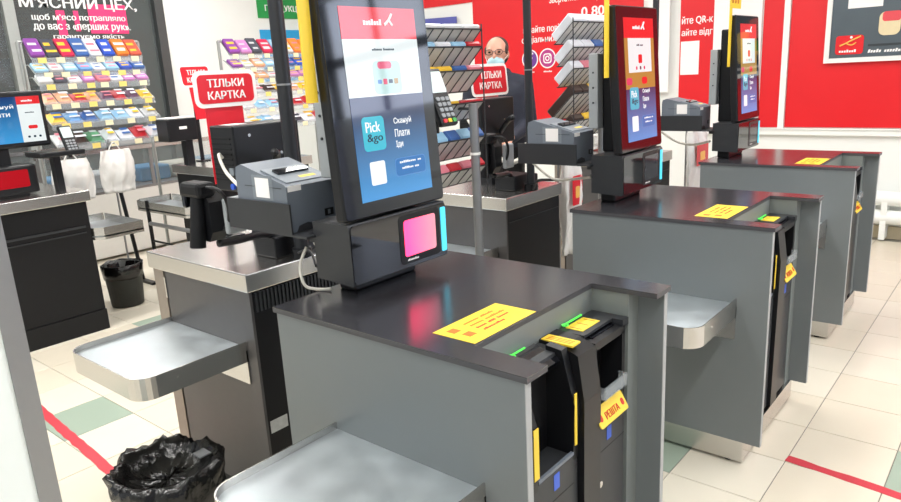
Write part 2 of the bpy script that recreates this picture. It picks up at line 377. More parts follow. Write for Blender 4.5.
# framed poster
pf = thing('framed_poster', 'dark framed advertising poster on the red wall at top right', 'poster', (.7, WB, 1.36))
px0, px1, pz0, pz1 = .075, 1.42, 1.36, 2.2
for bx in ((px0, px1, pz0, pz0+.035), (px0, px1, pz1-.035, pz1), (px0, px0+.035, pz0+.035, pz1-.035), (px1-.035, px1, pz0+.035, pz1-.035)):
    part(MB().box(bx[0], bx[1], WB-.05, WB-.012, bx[2], bx[3]), 'frame_rail', white, pf)
def pgrad():
    M = mat('poster_dark', s2l(66, 76, 84), .35); nt = M.node_tree
    return M
part(MB().box(px0+.035, px1-.035, WB-.035, WB-.012, pz0+.035, pz1-.035), 'print', mat('poster_print', s2l(84, 95, 102), .3, noise=.35, scale=2.2), pf)
yq = WB-.036
part(MB().box(.215, .445, yq-.002, yq, 1.755, 1.96), 'white_square', white_print, pf, label='plain white square')
part(plate((.245, yq, 1.49), .19, .14, .022, '-y', .002), 'logo_panel', red_panel, pf, label='red rounded logo panel')
lg = MB().tube(spline([(.18, yq-.004, 1.485), (.225, yq-.004, 1.505), (.265, yq-.004, 1.525), (.32, yq-.004, 1.55)]), .006, 6).tube(spline([(.225, yq-.004, 1.50), (.26, yq-.004, 1.488), (.29, yq-.004, 1.505)]), .005, 6)
part(lg, 'logo_figure', mat('logo_yellow', s2l(246, 190, 90), .5), pf)
part(disc((.255, yq-.002, 1.545), .010, '-y', .002, 12), 'logo_figure', white_print, pf)
part(scribble((.175, yq-.0025, 1.435), .12, .02, '-y', words=(7,)), 'lettering', white_print, pf)
part(scribble((.37, yq-.001, 1.425), .62, .024, ((1, 0, 0), (.25, 0, 1), (0, -1, 0)), words=(5, 12, 8, 7)), 'lettering', white_print, pf)
for x, z, a, b_, c in ((.50, 1.63, .14, .17, s2l(226, 210, 170)), (.51, 1.68, .12, .07, s2l(222, 76, 84)), (.74, 1.60, .10, .08, s2l(52, 150, 72)), (.69, 1.58, .12, .12, s2l(222, 190, 120)), (.73, 1.74, .10, .16, s2l(222, 120, 120)), (.84, 1.60, .10, .26, s2l(226, 196, 116)), (.62, 1.48, .5, .015, s2l(52, 58, 62))):
    part(plate((x, yq-.0022-random.random()*.0008, z), a, b_, min(a, b_)*.3, '-y', .001), 'colour_patch', mat('patch%.2f%.2f' % (x, z), c, .5), pf)
# heating pipes under the dado
pi = thing('heating_pipes', 'two thick white heating pipes along the wall near the floor', 'heating pipe', (1.5, WB, .1))
for z in (.335, .19): part(MB().cyl((.3, WB-.11, z), (4, WB-.11, z), .055, seg=20), 'pipe', wall_white, pi)
for x in (.6, 2.2, 3.8): part(MB().box(x-.02, x+.02, WB-.16, WB-.02, .02, .36), 'bracket', wall_white, pi)
# boards on the left white wall
g1 = thing('wall_sign', 'green wall sign above the blue one behind the black post', 'wall sign', (WL, 5.0, 2.22))
part(MB().box(WL+.001, WL+.015, 4.55, 5.29, 2.22, 2.7), 'board', mat('green_print', s2l(32, 152, 72), .5), g1)
part(text('ПРОДУКЦІЯ', (WL+.0155, 4.66, 2.29), .60, .09, '+x', bold=.02), 'lettering', white_print, g1)
mono(MB().box(WL+.001, WL+.015, 4.55, 5.29, 1.45, 2.08), 'wall_sign', mat('blue_print', s2l(40, 160, 218), .5), 'plain blue wall sign below the green one', 'wall sign')

# ================================================================ SELF CHECKOUT COUNTERS
LC, WC, NX, S1, S2, TOP = .7725, .659, .593, .0714, .5753, .90
PB = .0926
def tray(parent, x0, x1, yb, depth, z, name='bagging_tray'):
    r = .06; y1 = yb-depth
    def outline(o):
        pts = [(x0-o, yb), ]
        for k in range(7):
            t = math.pi+math.pi/2*k/6; pts.append((x0+r+(r+o)*math.cos(t), y1+r+(r+o)*math.sin(t)))
        for k in range(7):
            t = 1.5*math.pi+math.pi/2*k/6; pts.append((x1-r+(r+o)*math.cos(t), y1+r+(r+o)*math.sin(t)))
        return pts+[(x1+o, yb)]
    t = part(MB().prism(outline(-.001), z-.028, z-.018), name, steel_worn, parent, label='worn stainless bagging tray')
    a, b = outline(0), outline(-.004); n = len(a); mb = MB()
    vs_ = [(p[0], p[1], zz) for zz in (z-.07, z) for p in a]+[(p[0], p[1], zz) for zz in (z-.07, z) for p in b]
    fs = []
    for i in range(n-1): fs += [(i, i+1, n+i+1, n+i), (2*n+i, 3*n+i, 3*n+i+1, 2*n+i+1), (n+i, n+i+1, 3*n+i+1, 3*n+i), (i, 2*n+i, 2*n+i+1, i+1)]
    fs += [(0, n, 3*n, 2*n), (n-1, 3*n-1, 4*n-1, 2*n-1)]
    part(mb.add(vs_, fs), 'rim', steel, t)
    part(MB().box(x0+.16, x1, yb-.005, yb, z-.15, z-.03), 'back_plate', steel, t)
    part(MB().cyl((x1, y1+.13, z-.03), (x1+.002, y1+.13, z-.03), .004, seg=8), 'screw', steel, t)
    return t
def counter(dx, dy, which):
    fr = (dx, dy, 0)
    lab = {'near': 'nearest grey self checkout counter with a stainless bagging tray', 'mid': 'middle grey self checkout counter of the row', 'far': 'farthest grey self checkout counter by the red wall'}[which]
    t = thing('checkout_counter', lab, 'checkout counter', (.38, .33, 0), 'self checkout counters', fr)
    o = [(0, 0), (LC, 0), (LC, S1), (NX, S1), (NX, S2), (LC, S2), (LC, WC), (0, WC)]
    ct = MB(); n = len(o); e = .0016
    ct.prism(o, TOP-.0135, TOP-e); ct.cur = 1
    mb = part(ct, 'countertop_edge', [top_edge, top_edge], t)
    part(MB().prism(o, TOP-e, TOP), 'countertop', top_dark, t)
    for y0, y1 in ((.004, .022), (WC-.022, WC-.004)):
        p_ = part(MB().box(.01, .764, y0, y1, PB, TOP-.0135), 'side_panel', panel_grey, t)
        part(MB().box(.764, .766, y0, y1, PB, TOP-.0135), 'edge_band', edge_light, p_)
    part(MB().box(.01, .028, .022, WC-.022, PB, TOP-.0135), 'end_panel', panel_grey, t)
    part(MB().box(NX-.016, NX-.001, .022, WC-.022, .3, TOP-.0135), 'notch_panel', panel_inner, t)
    part(MB().box(.3, .695, S2+.003, WC-.022, PB, TOP-.0135), 'inner_panel', panel_inner, t)
    part(MB().box(.3, .66, .022, S1-.001, PB, TOP-.0135), 'inner_panel', panel_inner, t)
    part(MB().box(.07, .705, .006, WC-.006, .012, PB), 'plinth', steel, t)
    for x in (.12, .65):
        for y in (.03, WC-.03): part(MB().cyl((x, y, 0), (x, y, .0125), .014, seg=10), 'foot', blk, t)
    st = part(MB().box(.471, .589, .08, .315, TOP, TOP+.0008), 'sticker', yellow, t, label='yellow notice sticker')
    ax = ((0, 1, 0), (-1, 0, 0), (0, 0, 1))
    for k, ws in enumerate(((8, 7), (6, 9), (5, 4, 6), (9,))):
        part(scribble((.502+k*.019, .155, TOP+.001), (.11, .13, .12, .08)[k], .0085, ax, .0003, words=ws), 'sticker_text', ink if k < 2 else redink, st)
    for c in ((.505, .112), (.545, .118)): part(MB().box(c[0]-.012, c[0]+.012, c[1]-.012, c[1]+.012, TOP+.0009, TOP+.0012), 'sticker_icon', ink, st)
    tray(t, .2, .66, .004, .365, .637)
    return t
def cash_machine(dx, dy, which):
    fr = (dx, dy, 0)
    lab = {'near': 'black cash machine with change tray in the nearest counter', 'mid': 'black cash machine with change tray in the middle counter', 'far': 'black cash machine with change tray in the farthest counter'}[which]
    t = thing('cash_machine', lab, 'cash machine', (.65, .31, PB), 'cash machines', fr)
    # coin unit
    cu_ = part(MB().box(.596, .63, .076, .312, .095, .80).box(.63, .70, .076, .138, .56, .60), 'coin_unit', blk, t)
    part(MB().prism([(.63, .56), (.70, .56), (.705, .70), (.672, .815), (.63, .82)], .076, .138, 'y'), 'cheek', blk, t)
    part(MB().prism([(.63, .56), (.70, .56), (.705, .70), (.672, .83), (.63, .835)], .288, .312, 'y'), 'cheek', blk, t)
    part(MB().prism([(.596, .80), (.66, .80), (.655, .822), (.596, .825)], .076, .312, 'y'), 'top_lid', dgrey, t)
    part(MB().prism([(.60, .826), (.668, .80), (.672, .81), (.60, .833)], .14, .286, 'y'), 'hopper', blk_gloss, t)
    dr = part(MB().rbox(.60, .70, .078, .310, .108, .575, .004), 'coin_drawer', dgrey, t)
    part(MB().box(.694, .7015, .14, .29, .575, .583), 'drawer_lip', mgrey, dr)
    part(MB().box(.70, .7005, .14, .29, .50, .502), 'seam', blk_matte, dr)
    part(plate((.7003, .214, .545), .024, .04, .002, '+x', .0006), 'blue_sticker', blue_st, dr)
    part(MB().box(.7035, .7055, .118, .137, .594, .715), 'yellow_strip', yellow, t)
    part(MB().box(.7035, .7055, .289, .299, .60, .73), 'yellow_strip', yellow, t)
    # column between the units
    part(MB().prism([(.596, .108), (.712, .108), (.716, .70), (.70, .812), (.66, .828), (.596, .833)], .314, .394, 'y'), 'column', blk, t)
    part(MB().box(.7145, .7155, .314, .394, .64, .6415), 'seam', blk_matte, t)
    # note unit
    part(MB().box(.596, .64, .396, .55, .095, .822), 'note_unit', blk, t)
    part(MB().box(.64, .70, .396, .55, .795, .815).box(.64, .70, .535, .55, .60, .80).box(.64, .70, .396, .402, .60, .80), 'slot_hood', blk, t)
    part(MB().box(.596, .67, .396, .57, .822, .829).box(.67, .70, .54, .57, .81, .829), 'top_rim', dgrey, t)
    part(MB().box(.66, .68, .42, .53, .815, .818), 'note_inlet', blk_gloss, t)
    dn = part(MB().rbox(.60, .70, .397, .55, .108, .60, .004), 'note_door', dgrey, t)
    part(plate((.7003, .466, .553), .024, .036, .002, '+x', .0006), 'blue_sticker', blue_st, dn)
    part(MB().box(.70, .7005, .40, .548, .515, .517), 'seam', blk_matte, dn)
    part(MB().cyl((.70, .41, .435), (.708, .41, .435), .009, seg=14), 'lock', steel, dn)
    part(MB().box(.70, .722, .405, .52, .668, .672).box(.718, .722, .405, .52, .672, .70).box(.70, .722, .405, .408, .672, .70).box(.70, .722, .517, .52, .672, .70), 'change_tray', clear, t, label='clear plastic change tray')
    ax = ((0, 1, 0), (-.5, 0, .866), (.866, 0, .5))
    sg = part(plate((.709, .457, .622), .142, .05, .006, ax, .003), 'change_sign', yellow, t, label='yellow sign lettered РЕШТА')
    part(text('РЕШТА', (.7187, .422, .6125), .068, .018, ax, bold=.02, depth=.0006), 'lettering', redink, sg)
    for y in (.401, .513): part(plate((.7122, y, .622), .014, .018, .006, ax, .0006), 'icon', redink, sg)
    for x0, x1, y0, y1, z in ((.60, .685, .316, .352, .8335), (.606, .654, .418, .505, .830)):
        s_ = part(MB().box(x0, x1, y0, y1, z-.004, z+.0006), 'sticker', yellow, t)
        for k in range(3): part(MB().box(x0+.008, x1-.008, y0+.008+(y1-y0-.02)*k/2, y0+.011+(y1-y0-.02)*k/2, z+.0006, z+.0009), 'sticker_text', ink, s_)
    for y0, y1 in ((.19, .25), (.42, .51)):
        g = part(MB().box(.597, .6005, y0, y1, .832, .836), 'green_indicator', green_led, t)
        part(MB().tube([(.603+.008*math.cos(a), y0+.002+.008*math.sin(a), .835) for a in [k*.7 for k in range(10)]], .0015, 5), 'green_icon', green_led, g)
    for x in (.61, .69):
        for y in (.09, .53): part(MB().cyl((x, y, PB), (x, y, .109), .012, seg=10), 'foot', blk, t)
    return t
# display helper: flat coordinates (d outwards, y, h up) mapped to the tilted panel
TILT = math.radians(3.6)
def tl(v):
    d, y, h = v
    return Vector((.158-math.sin(TILT)*h+math.cos(TILT)*d, y, 1.105+math.cos(TILT)*h+math.sin(TILT)*d))
def grad_mat(name, c0, c1, z0, z1, emit):
    if name in MATS: return MATS[name]
    M = mat(name, c0, .05, spec=1.0); nt = M.node_tree; b = nt.nodes['Principled BSDF']
    tc = nt.nodes.new('ShaderNodeTexCoord'); sp = nt.nodes.new('ShaderNodeSeparateXYZ'); mr = nt.nodes.new('ShaderNodeMapRange')
    mr.inputs[1].default_value = z0; mr.inputs[2].default_value = z1
    nt.links.new(tc.outputs['Object'], sp.inputs[0]); nt.links.new(sp.outputs[2], mr.inputs[0])
    cr_ = nt.nodes.new('ShaderNodeValToRGB'); cr_.color_ramp.elements[0].color = (*c0, 1); cr_.color_ramp.elements[1].color = (*c1, 1)
    nt.links.new(mr.outputs[0], cr_.inputs[0]); nt.links.new(cr_.outputs[0], b.inputs['Emission Color']); b.inputs['Emission Strength'].default_value = emit
    b.inputs['Base Color'].default_value = (.01, .01, .01, 1)
    for l in list(nt.links):
        if l.to_socket == b.inputs['Base Color']: nt.links.remove(l)
    return M
def scr(name, col, e): return mat(name, tuple(v*.1 for v in col), .05, emit=e, emit_col=col, noise=.01, spec=1.0)
scr_red = scr('screen_red', s2l(226, 44, 48), 1.0); scr_white = scr('screen_white', s2l(232, 240, 240), .95); scr_teal = scr('screen_teal', s2l(48, 190, 214), .9)
scr_ink = scr('screen_ink', s2l(40, 70, 90), .6); scr_wink = scr('screen_white_ink', s2l(245, 248, 250), 1.0); scr_pink = scr('screen_pink', s2l(228, 76, 110), .9)
scr_photo = scr('screen_photo', s2l(196, 152, 74), .75); scr_card = scr('screen_card', s2l(190, 222, 218), .9); scr_outline = scr('screen_outline', s2l(96, 150, 215), .8)
scr_blue = grad_mat('screen_blue', s2l(70, 160, 228), s2l(22, 28, 72), .245, .47, .95)
scanwin = mat('scanner_glow', s2l(90, 30, 40), .05, emit=4.2, emit_col=(1, .05, .17))
def _glow():
    M = scanwin; nt = M.node_tree; b = nt.nodes['Principled BSDF']
    tc = nt.nodes.new('ShaderNodeTexCoord'); sp = nt.nodes.new('ShaderNodeSeparateXYZ'); mr = nt.nodes.new('ShaderNodeMapRange'); cr_ = nt.nodes.new('ShaderNodeValToRGB')
    mr.inputs[1].default_value = .02; mr.inputs[2].default_value = .14
    cr_.color_ramp.elements[0].color = (1, .03, .13, 1); cr_.color_ramp.elements[1].color = (.22, .10, .12, 1)
    nt.links.new(tc.outputs['Object'], sp.inputs[0]); nt.links.new(sp.outputs[1], mr.inputs[0]); nt.links.new(mr.outputs[0], cr_.inputs[0]); nt.links.new(cr_.outputs[0], b.inputs['Emission Color'])
_glow()
scanoff = mat('scanner_glass', s2l(60, 60, 64), .06, noise=.3, scale=20)
def flat(y0, y1, h0, h1, d0, d1): return MB().box(d0, d1, y0, y1, h0, h1).xf(tl)
def rflat(yc, hc, wd, ht, r, d0, dep): return plate((d0, yc, hc), wd, ht, r, '+x', dep).xf(tl)
def stext(s_, y, h, wd, ht, bold=.015, d=.0022): return text(s_, (d, y, h), wd, ht, '+x', bold=bold, depth=.0003, fn=tl)
def kiosk(dx, dy, which):
    fr = (dx, dy, 0)
    lab = {'near': 'nearest black self checkout kiosk with large lit touch screen', 'mid': 'black self checkout kiosk standing on the middle counter', 'far': 'black self checkout kiosk standing on the farthest counter'}[which]
    t = thing('checkout_kiosk', lab, 'checkout kiosk', (.09, .32, TOP), 'self checkout kiosks', fr)
    part(MB().rbox(.03, .095, .20, .44, TOP, .946, .006), 'foot', blk, t)
    bx = MB().prism([(.022, .945), (.158, .94), (.162, .955), (.160, 1.085), (.155, 1.098), (.022, 1.098)], .137, .507, 'y')
    sb = part(bx, 'scanner_box', dgrey, t)
    part(plate((.1605, .322, 1.0195), .364, .152, .012, '+x', .003), 'front_cover', blk_gloss, sb)
    part(plate((.1633, .392, 1.022), .165, .136, .014, '+x', .0014), 'window_frame', blk, sb)
    part(plate((.1646, .392, 1.024), .128, .10, .008, '+x', .0008), 'scanner_window', scanwin if which == 'near' else scanoff, sb, label='lit pink scanner window' if which == 'near' else None)
    part(plate((.1636, .4905, 1.02), .021, .128, .005, '+x', .002), 'light_strip', cyan_led, sb, label='cyan light strip')
    part(scribble((.165, .335, .961), .045, .006, '+x', words=(9,)), 'lettering', white_print, sb)
    # display
    dp = part(MB().rbox(-.038, 0, .132, .51, 0, .562, .008, 3).xf(tl), 'display', blk, t)
    part(rflat(.321, .281, .370, .552, .010, -.0005, .001), 'front_glass', blk_gloss, dp)
    Y0, Y1 = .195, .462; yc = (Y0+Y1)/2; W_ = Y1-Y0
    part(flat(Y0, Y1, .44, .517, .0006, .0014), 'screen_header', scr_red, dp)
    LO = .30 if which == 'near' else .245
    part(flat(Y0, Y1, LO, .44, .0006, .0014), 'screen_photo', scr_white if which == 'near' else scr_photo, dp)
    part(flat(Y0+(.0 if which == 'near' else .03), Y1-(.0 if which == 'near' else .03), .308, .44, .0014, .0018), 'screen_card', scr_white, dp)
    part(flat(Y0, Y1, .04, LO, .0006, .0014), 'screen_lower', scr_blue, dp)
    part(scribble((.0018, .27, .474), .065, .014, '+x', .0003, tl, (7,)), 'screen_text', scr_wink, dp)
    part(MB().tube([tl(p) for p in ((.002, .345, .475), (.002, .362, .487), (.002, .374, .502))], .0035, 6).tube([tl(p) for p in ((.002, .362, .487), (.002, .373, .474))], .003, 6), 'screen_logo', scr_wink, dp)
    if which == 'near':
        part(rflat(.335, .345, .10, .082, .014, .0018, .0003), 'screen_device', scr_card, dp)
        part(rflat(.328, .376, .05, .018, .008, .0022, .0003), 'screen_button', scr_pink, dp)
        for k, c in enumerate((scr_outline, scr_pink, scr_ink, scr_photo)): part(rflat(.305+.02*k, .335, .014, .010+.004*(k % 2), .002, .0022, .0003), 'screen_icon', c, dp)
        part(scribble((.0022, .29, .412), .08, .006, '+x', .0003, tl, (8, 9)), 'screen_text', scr_ink, dp)
    else:
        part(rflat(yc, .36, .034, .034, .007, .0019, .0003), 'screen_button', scr_red, dp)
        part(scribble((.0022, yc-.03, .41), .06, .007, '+x', .0003, tl, (5, 6)), 'screen_text', scr_ink, dp)
        for k in range(3): part(rflat(yc-.035+.035*k, .325, .014, .014, .006, .0019, .0003), 'screen_icon', (scr_pink, scr_ink, scr_pink)[k], dp)
        for k in range(4): part(rflat(Y0+.03+.068*k, .275+.01*(k % 2), .05, .028, .012, .0015, .0003), 'screen_icon', (scr_pink, scr_photo, scr_red, scr_photo)[k], dp)
    part(rflat(.263, .208, .078, .086, .012, .0015, .0004), 'screen_badge', scr_teal, dp)
    part(stext('Pick', .236, .212, .05, .026), 'screen_text', scr_wink, dp)
    part(stext('&go', .238, .182, .054, .026), 'screen_text', mat('screen_navy', (.01, .03, .06), .2, emit=.2), dp)
    for k, (s_, w_) in enumerate((('Скануй', .066), ('Плати', .055), ('Іди', .026))): part(stext(s_, .338, .222-.03*k, w_, .020), 'screen_text', scr_wink, dp)
    part(rflat(.262, .108, .054, .060, .006, .0015, .0004), 'white_square', scr_wink, dp, label='plain white square')
    part(rflat(.385, .112, .118, .048, .010, .0015, .0003), 'screen_box', scr_outline, dp)
    part(rflat(.385, .112, .115, .045, .010, .0018, .0002), 'screen_box', mat('screen_box_fill', (.003, .008, .02), .2, emit=.9, emit_col=s2l(60, 128, 196)), dp)
    part(scribble((.0022, .343, .122), .084, .006, '+x', .0003, tl, (9, 2)), 'screen_text', scr_wink, dp)
    part(scribble((.0022, .35, .106), .066, .006, '+x', .0003, tl, (8, 3)), 'screen_text', scr_wink, dp)
    # rear column, grey post, printer bracket
    part(MB().rbox(.0, .112, .27, .44, 1.095, 1.60, .008), 'rear_housing', blk_matte, t)
    po = part(MB().rbox(-.042, .0, .232, .388, 1.194, 1.495, .004), 'post', post_grey, t)
    for z in (1.30, 1.36, 1.42): part(MB().cyl((-.02, .229, z), (-.02, .233, z), .004, seg=8), 'screw', dgrey, po)
    part(MB().box(-.315, -.03, .108, .113, 1.062, 1.142).box(-.315, .03, .108, .29, 1.056, 1.062).box(.0, .03, .14, .29, 1.04, 1.062), 'printer_bracket', dgrey, t)
    # yellow lane sign
    ys = part(MB().box(.100, .104, .094, .128, 1.40, 1.70).box(.100, .104, .094, .26, 1.70, 1.84), 'lane_sign', yellow, t, label='yellow lane sign')
    part(scribble((.1042, .118, 1.725), .11, .03, '+x', words=(2, 2, 2)), 'lettering', ink, ys)
    return t
def printer(dx, dy, which):
    fr = (dx, dy, 0)
    lab = {'near': 'grey receipt printer beside the nearest kiosk', 'mid': 'grey receipt printer beside the middle kiosk', 'far': 'grey receipt printer beside the farthest kiosk'}[which]
    t = thing('receipt_printer', lab, 'printer', (-.15, .2, 1.062), 'receipt printers', fr)
    X0, X1, Y0, Y1 = -.268, -.045, .116, .279
    part(MB().prism([(X0, 1.062), (X1, 1.062), (X1, 1.185), (X1-.01, 1.192), (X1-.09, 1.212), (X0+.03, 1.238), (X0+.005, 1.23), (X0, 1.21)], Y0, Y1, 'y'), 'body', mgrey, t)
    part(MB().prism([(X1-.12, 1.2195), (X1-.012, 1.1925), (X1-.012, 1.1955), (X1-.12, 1.2245)], Y0+.012, Y1-.012, 'y'), 'cover', mgrey2, t)
    part(MB().prism([(X1-.095, 1.217), (X1-.068, 1.210), (X1-.066, 1.217), (X1-.093, 1.224)], Y0+.03, Y1-.03, 'y'), 'paper_slot', blk_gloss, t)
    part(MB().box(X0+.04, X1-.02, Y0-.0008, Y0, 1.180, 1.182), 'seam', dgrey, t)
    part(MB().box(X0+.075, X0+.165, Y0-.0008, Y0, 1.145, 1.212), 'label_frame', mgrey2, t)
    part(MB().box(X0+.09, X0+.15, Y0-.0014, Y0-.0006, 1.152, 1.205), 'paper_label', white_print, t, label='white paper label')
    part(MB().box(X1, X1+.0006, Y0+.004, Y0+.048, 1.172, 1.187), 'name_label', white_print, t)
    part(MB().prism([(X1-.045, 1.2035), (X1-.03, 1.2), (X1-.03, 1.2008), (X1-.045, 1.2043)], Y0+.075, Y1-.035, 'y'), 'yellow_label', yellow, t)
    sw = part(MB().box(X1, X1+.0015, Y1-.042, Y1-.012, 1.088, 1.108), 'switch', blk, t)
    part(MB().box(X1+.0015, X1+.003, Y1-.032, Y1-.024, 1.092, 1.104), 'rocker', mgrey2, sw)
    part(MB().prism([(Y0+.02, 1.062), (Y0+.09, 1.062), (Y0+.085, 1.075), (Y0+.06, 1.083), (Y0+.03, 1.078)], X1, X1+.0012, 'x'), 'front_badge', dgrey, t)
    return t
def terminal(base, rot, label, frame=(0, 0, 0), arm=None):
    t = thing('payment_terminal', label, 'payment terminal', base, 'payment terminals', frame)
    B = Vector(base); M = Matrix.Rotation(rot, 3, 'Z') @ Matrix.Rotation(math.radians(-22), 3, 'Y')
    f = lambda v: B+Vector((0, 0, .10))+M @ v
    bd = part(MB().rbox(-.022, 0, -.04, .04, -.09, .09, .008).xf(f), 'body', blk, t)
    part(MB().cyl((0, 0, -.11), (-.0, 0, -.02), .012).xf(lambda v: B+Vector((0, 0, .10))+v-Vector((.03, 0, 0))), 'mount', blk, t)
    if arm: part(MB().tube([B+Vector((-.03, 0, 0)), Vector(arm)], .010), 'arm', blk, t)
    part(plate((0, 0, .045), .064, .066, .004, '+x', .001).xf(f), 'screen', mat('terminal_screen', s2l(190, 205, 205), .2, emit=.35), bd)
    for r_ in range(5):
        for c in range(3):
            col = [red_sign, mat('key_yellow', s2l(235, 200, 40), .5), mat('key_green', s2l(60, 170, 80), .5)][c] if r_ == 4 else mat('key_grey', s2l(150, 155, 160), .5)
            part(plate((0, -.021+.021*c, -.008-.017*r_), .016, .011, .003, '+x', .003, 2).xf(f), 'key', col, bd)
    return t
OFF = {'near': (0, 0), 'mid': (.045, 1.4013), 'far': (.02, 2.8335)}
for w_, (dx, dy) in OFF.items():
    counter(dx, dy, w_); cash_machine(dx, dy, w_); kiosk(dx, dy, w_); printer(dx, dy, w_)
# terminal arm belongs to the nearest kiosk's terminal
terminal((.06, .635, 1.285), 0.0, 'payment terminal with lit keypad right of the nearest kiosk screen', arm=(.05, .438, 1.29))

# ================================================================ OLD CASH DESKS behind the kiosks
DX0, DX1, DY0, DY1, DT = -1.05, -.42, .202, .70, .87
def cash_desk(dy, which):
    fr = (0, dy, 0)
    lab = {'near': 'steel topped cash desk left of the nearest kiosk', 'mid': 'steel topped cash desk in front of the cashier', 'far': 'steel topped cash desk left of the farthest kiosk'}[which]
    t = thing('cash_desk', lab, 'cash desk', (-.75, .45, 0), 'steel topped cash desks', fr)
    part(MB().rbox(DX0, DX1, DY0, DY1, DT-.062, DT, .004), 'top', steel, t)
    part(MB().box(DX0+.02, DX1-.012, DY0+.022, DY1-.012, .06, DT-.062), 'body', blk_matte, t)
    part(MB().box(DX0+.095, DX1-.012, DY0+.012, DY0+.022, .05, DT-.062), 'side_panel', mat('desk_grey', s2l(88, 86, 86), .4, .3), t)
    part(MB().box(DX0+.015, DX0+.085, DY0+.010, DY0+.03, .05, DT-.062), 'stile', mat('stile_grey', s2l(150, 140, 130), .4, .5), t)
    for z0, z1 in ((.5, .56), (.70, .78)): part(MB().box(DX0+.086, DX0+.094, DY0+.008, DY0+.022, z0, z1), 'hinge', steel, t)
    part(MB().box(DX0+.03, DX1-.02, DY0+.03, DY1-.02, 0, .05), 'plinth', blk_matte, t)
    v = MB()
    for k in range(30 if which == 'near' else 0):
        y = DY0+.03+k*.0152; v.box(DX1-.012, DX1-.006, y, y+.008, .735, .80)
    if v.v: part(v, 'vent_grille', dgrey, t, kind='stuff')
    else: part(MB().box(DX1-.012, DX1-.009, DY0+.03, DY1-.02, .745, .748), 'seam', dgrey, t)
    part(MB().box(DX1-.012, DX1-.011, DY0+.03, DY0+.10, .30, .345), 'paper_label', mat('faded_label', s2l(190, 192, 190), .6, noise=.25, scale=60), t)
    pl = thing('tall_post', {'near': 'tall black post rising from the nearest cash desk', 'mid': 'tall black post rising from the desk by the cashier', 'far': 'tall black post by the blank white banner'}[which], 'post', (-.445, .45, DT), 'tall black posts', fr)
    part(MB().cyl((-.445, .45, DT+.03), (-.445, .45, 3.25), .024 if which == 'near' else .019, seg=20), 'tube', mat('post_black', s2l(44, 46, 50), .4, .3), pl)
    part(MB().cyl((-.445, .45, DT), (-.445, .45, DT+.03), .034, seg=20), 'post_base', blk, pl)
    part(MB().cyl((-.445, .45, 1.44), (-.445, .45, 1.446), .026 if which == 'near' else .021, seg=20), 'post_clip', steel_dark, pl)
    if which != 'far': tray(t, -.958, -.482, DY0+.011, .375, .628)
    return t
def monitor(dy, which, dx=0):
    fr = (dx, dy, 0)
    lab = {'near': 'black cash register box with side vents on the nearest cash desk', 'mid': 'black cash register box in front of the cashier', 'far': 'black cash register box on the farthest cash desk'}[which]
    t = thing('register_box', lab, 'cash register', (-.76, .56, DT), 'cash register boxes', fr)
    bd = part(MB().rbox(-.845, -.70, .405, .69, 1.08, 1.312, .006), 'housing', blk, t)
    part(MB().box(-.80, -.72, .50, .60, DT, 1.08).rbox(-.86, -.66, .53, .66, DT, DT+.03, .01), 'stand', blk, t)
    for k in range(9): part(MB().box(-.835, -.72, .402, .4055, 1.12+.018*k, 1.126+.018*k), 'vent_slat', blk_matte, bd)
    part(MB().box(-.82, -.75, .43, .50, 1.312, 1.3128), 'paper_label', white_print, bd)
    part(disc((-.70, .47, 1.275), .006, '+x', .002, 10), 'screw', steel, bd); part(disc((-.70, .60, 1.2), .006, '+x', .002, 10), 'screw', steel, bd)
    part(MB().cyl((-.73, .395, 1.10), (-.73, .406, 1.10), .011, seg=12), 'jack', blue_st, bd); part(MB().box(-.742, -.718, .40, .406, 1.14, 1.165), 'port', mgrey2, bd)
    part(MB().tube(spline([(-.775, .40, 1.20), (-.77, .385, 1.215), (-.74, .37, 1.19), (-.69, .36, 1.15), (-.55, .33, 1.10)]), .006), 'cable', cable_white, bd)
    part(MB().tube(spline([(-.69, .55, 1.14), (-.62, .52, 1.2), (-.55, .46, 1.22)]), .014), 'arm', blk, bd)
    return t
def card_sign(X, y0, y1, zt, zb, board_y, board_z0, label, lean=0.0, z0_base=DT):
    yc, wd, h = (y0+y1)/2, y1-y0, zt-zb
    t = thing('card_only_sign', label, 'sign', (X, yc, z0_base), 'card only signs')
    sh = lambda v: Vector((v.x, v.y+lean*(v.z-zb), v.z))
    pts = rrect(wd, h, .03)
    bub = MB().prism([(yc+a, (zt+zb)/2+b) for a, b in pts], X-.004, X, 'x').xf(sh)
    bb = part(bub, 'bubble', white_print, t)
    pts = rrect(wd-.03, h-.03, .02)
    part(MB().prism([(yc+a, (zt+zb)/2+b) for a, b in pts], X, X+.001, 'x').xf(sh), 'red_face', red_sign, bb)
    ax = ((0, 1, 0), (0, lean, 1), (1, 0, 0))
    part(text('ТІЛЬКИ', (X+.001, yc, zb+h*.55), wd*.58, h*.22, ax, bold=.02, align=.5), 'lettering', white_print, bb)
    part(text('КАРТКА', (X+.001, yc, zb+h*.22), wd*.60, h*.22, ax, bold=.02, align=.5), 'lettering', white_print, bb)
    part(MB().box(X-.008, X-.004, board_y, board_y+.6*wd, board_z0, zb+.02).xf(sh), 'red_board', red_sign, t)
    part(MB().box(X-.02, X-.012, board_y+.02, board_y+.05, z0_base, board_z0+.1).rbox(X-.06, X+.03, board_y, board_y+.08, z0_base, z0_base+.01, .003), 'stand', blk, t)
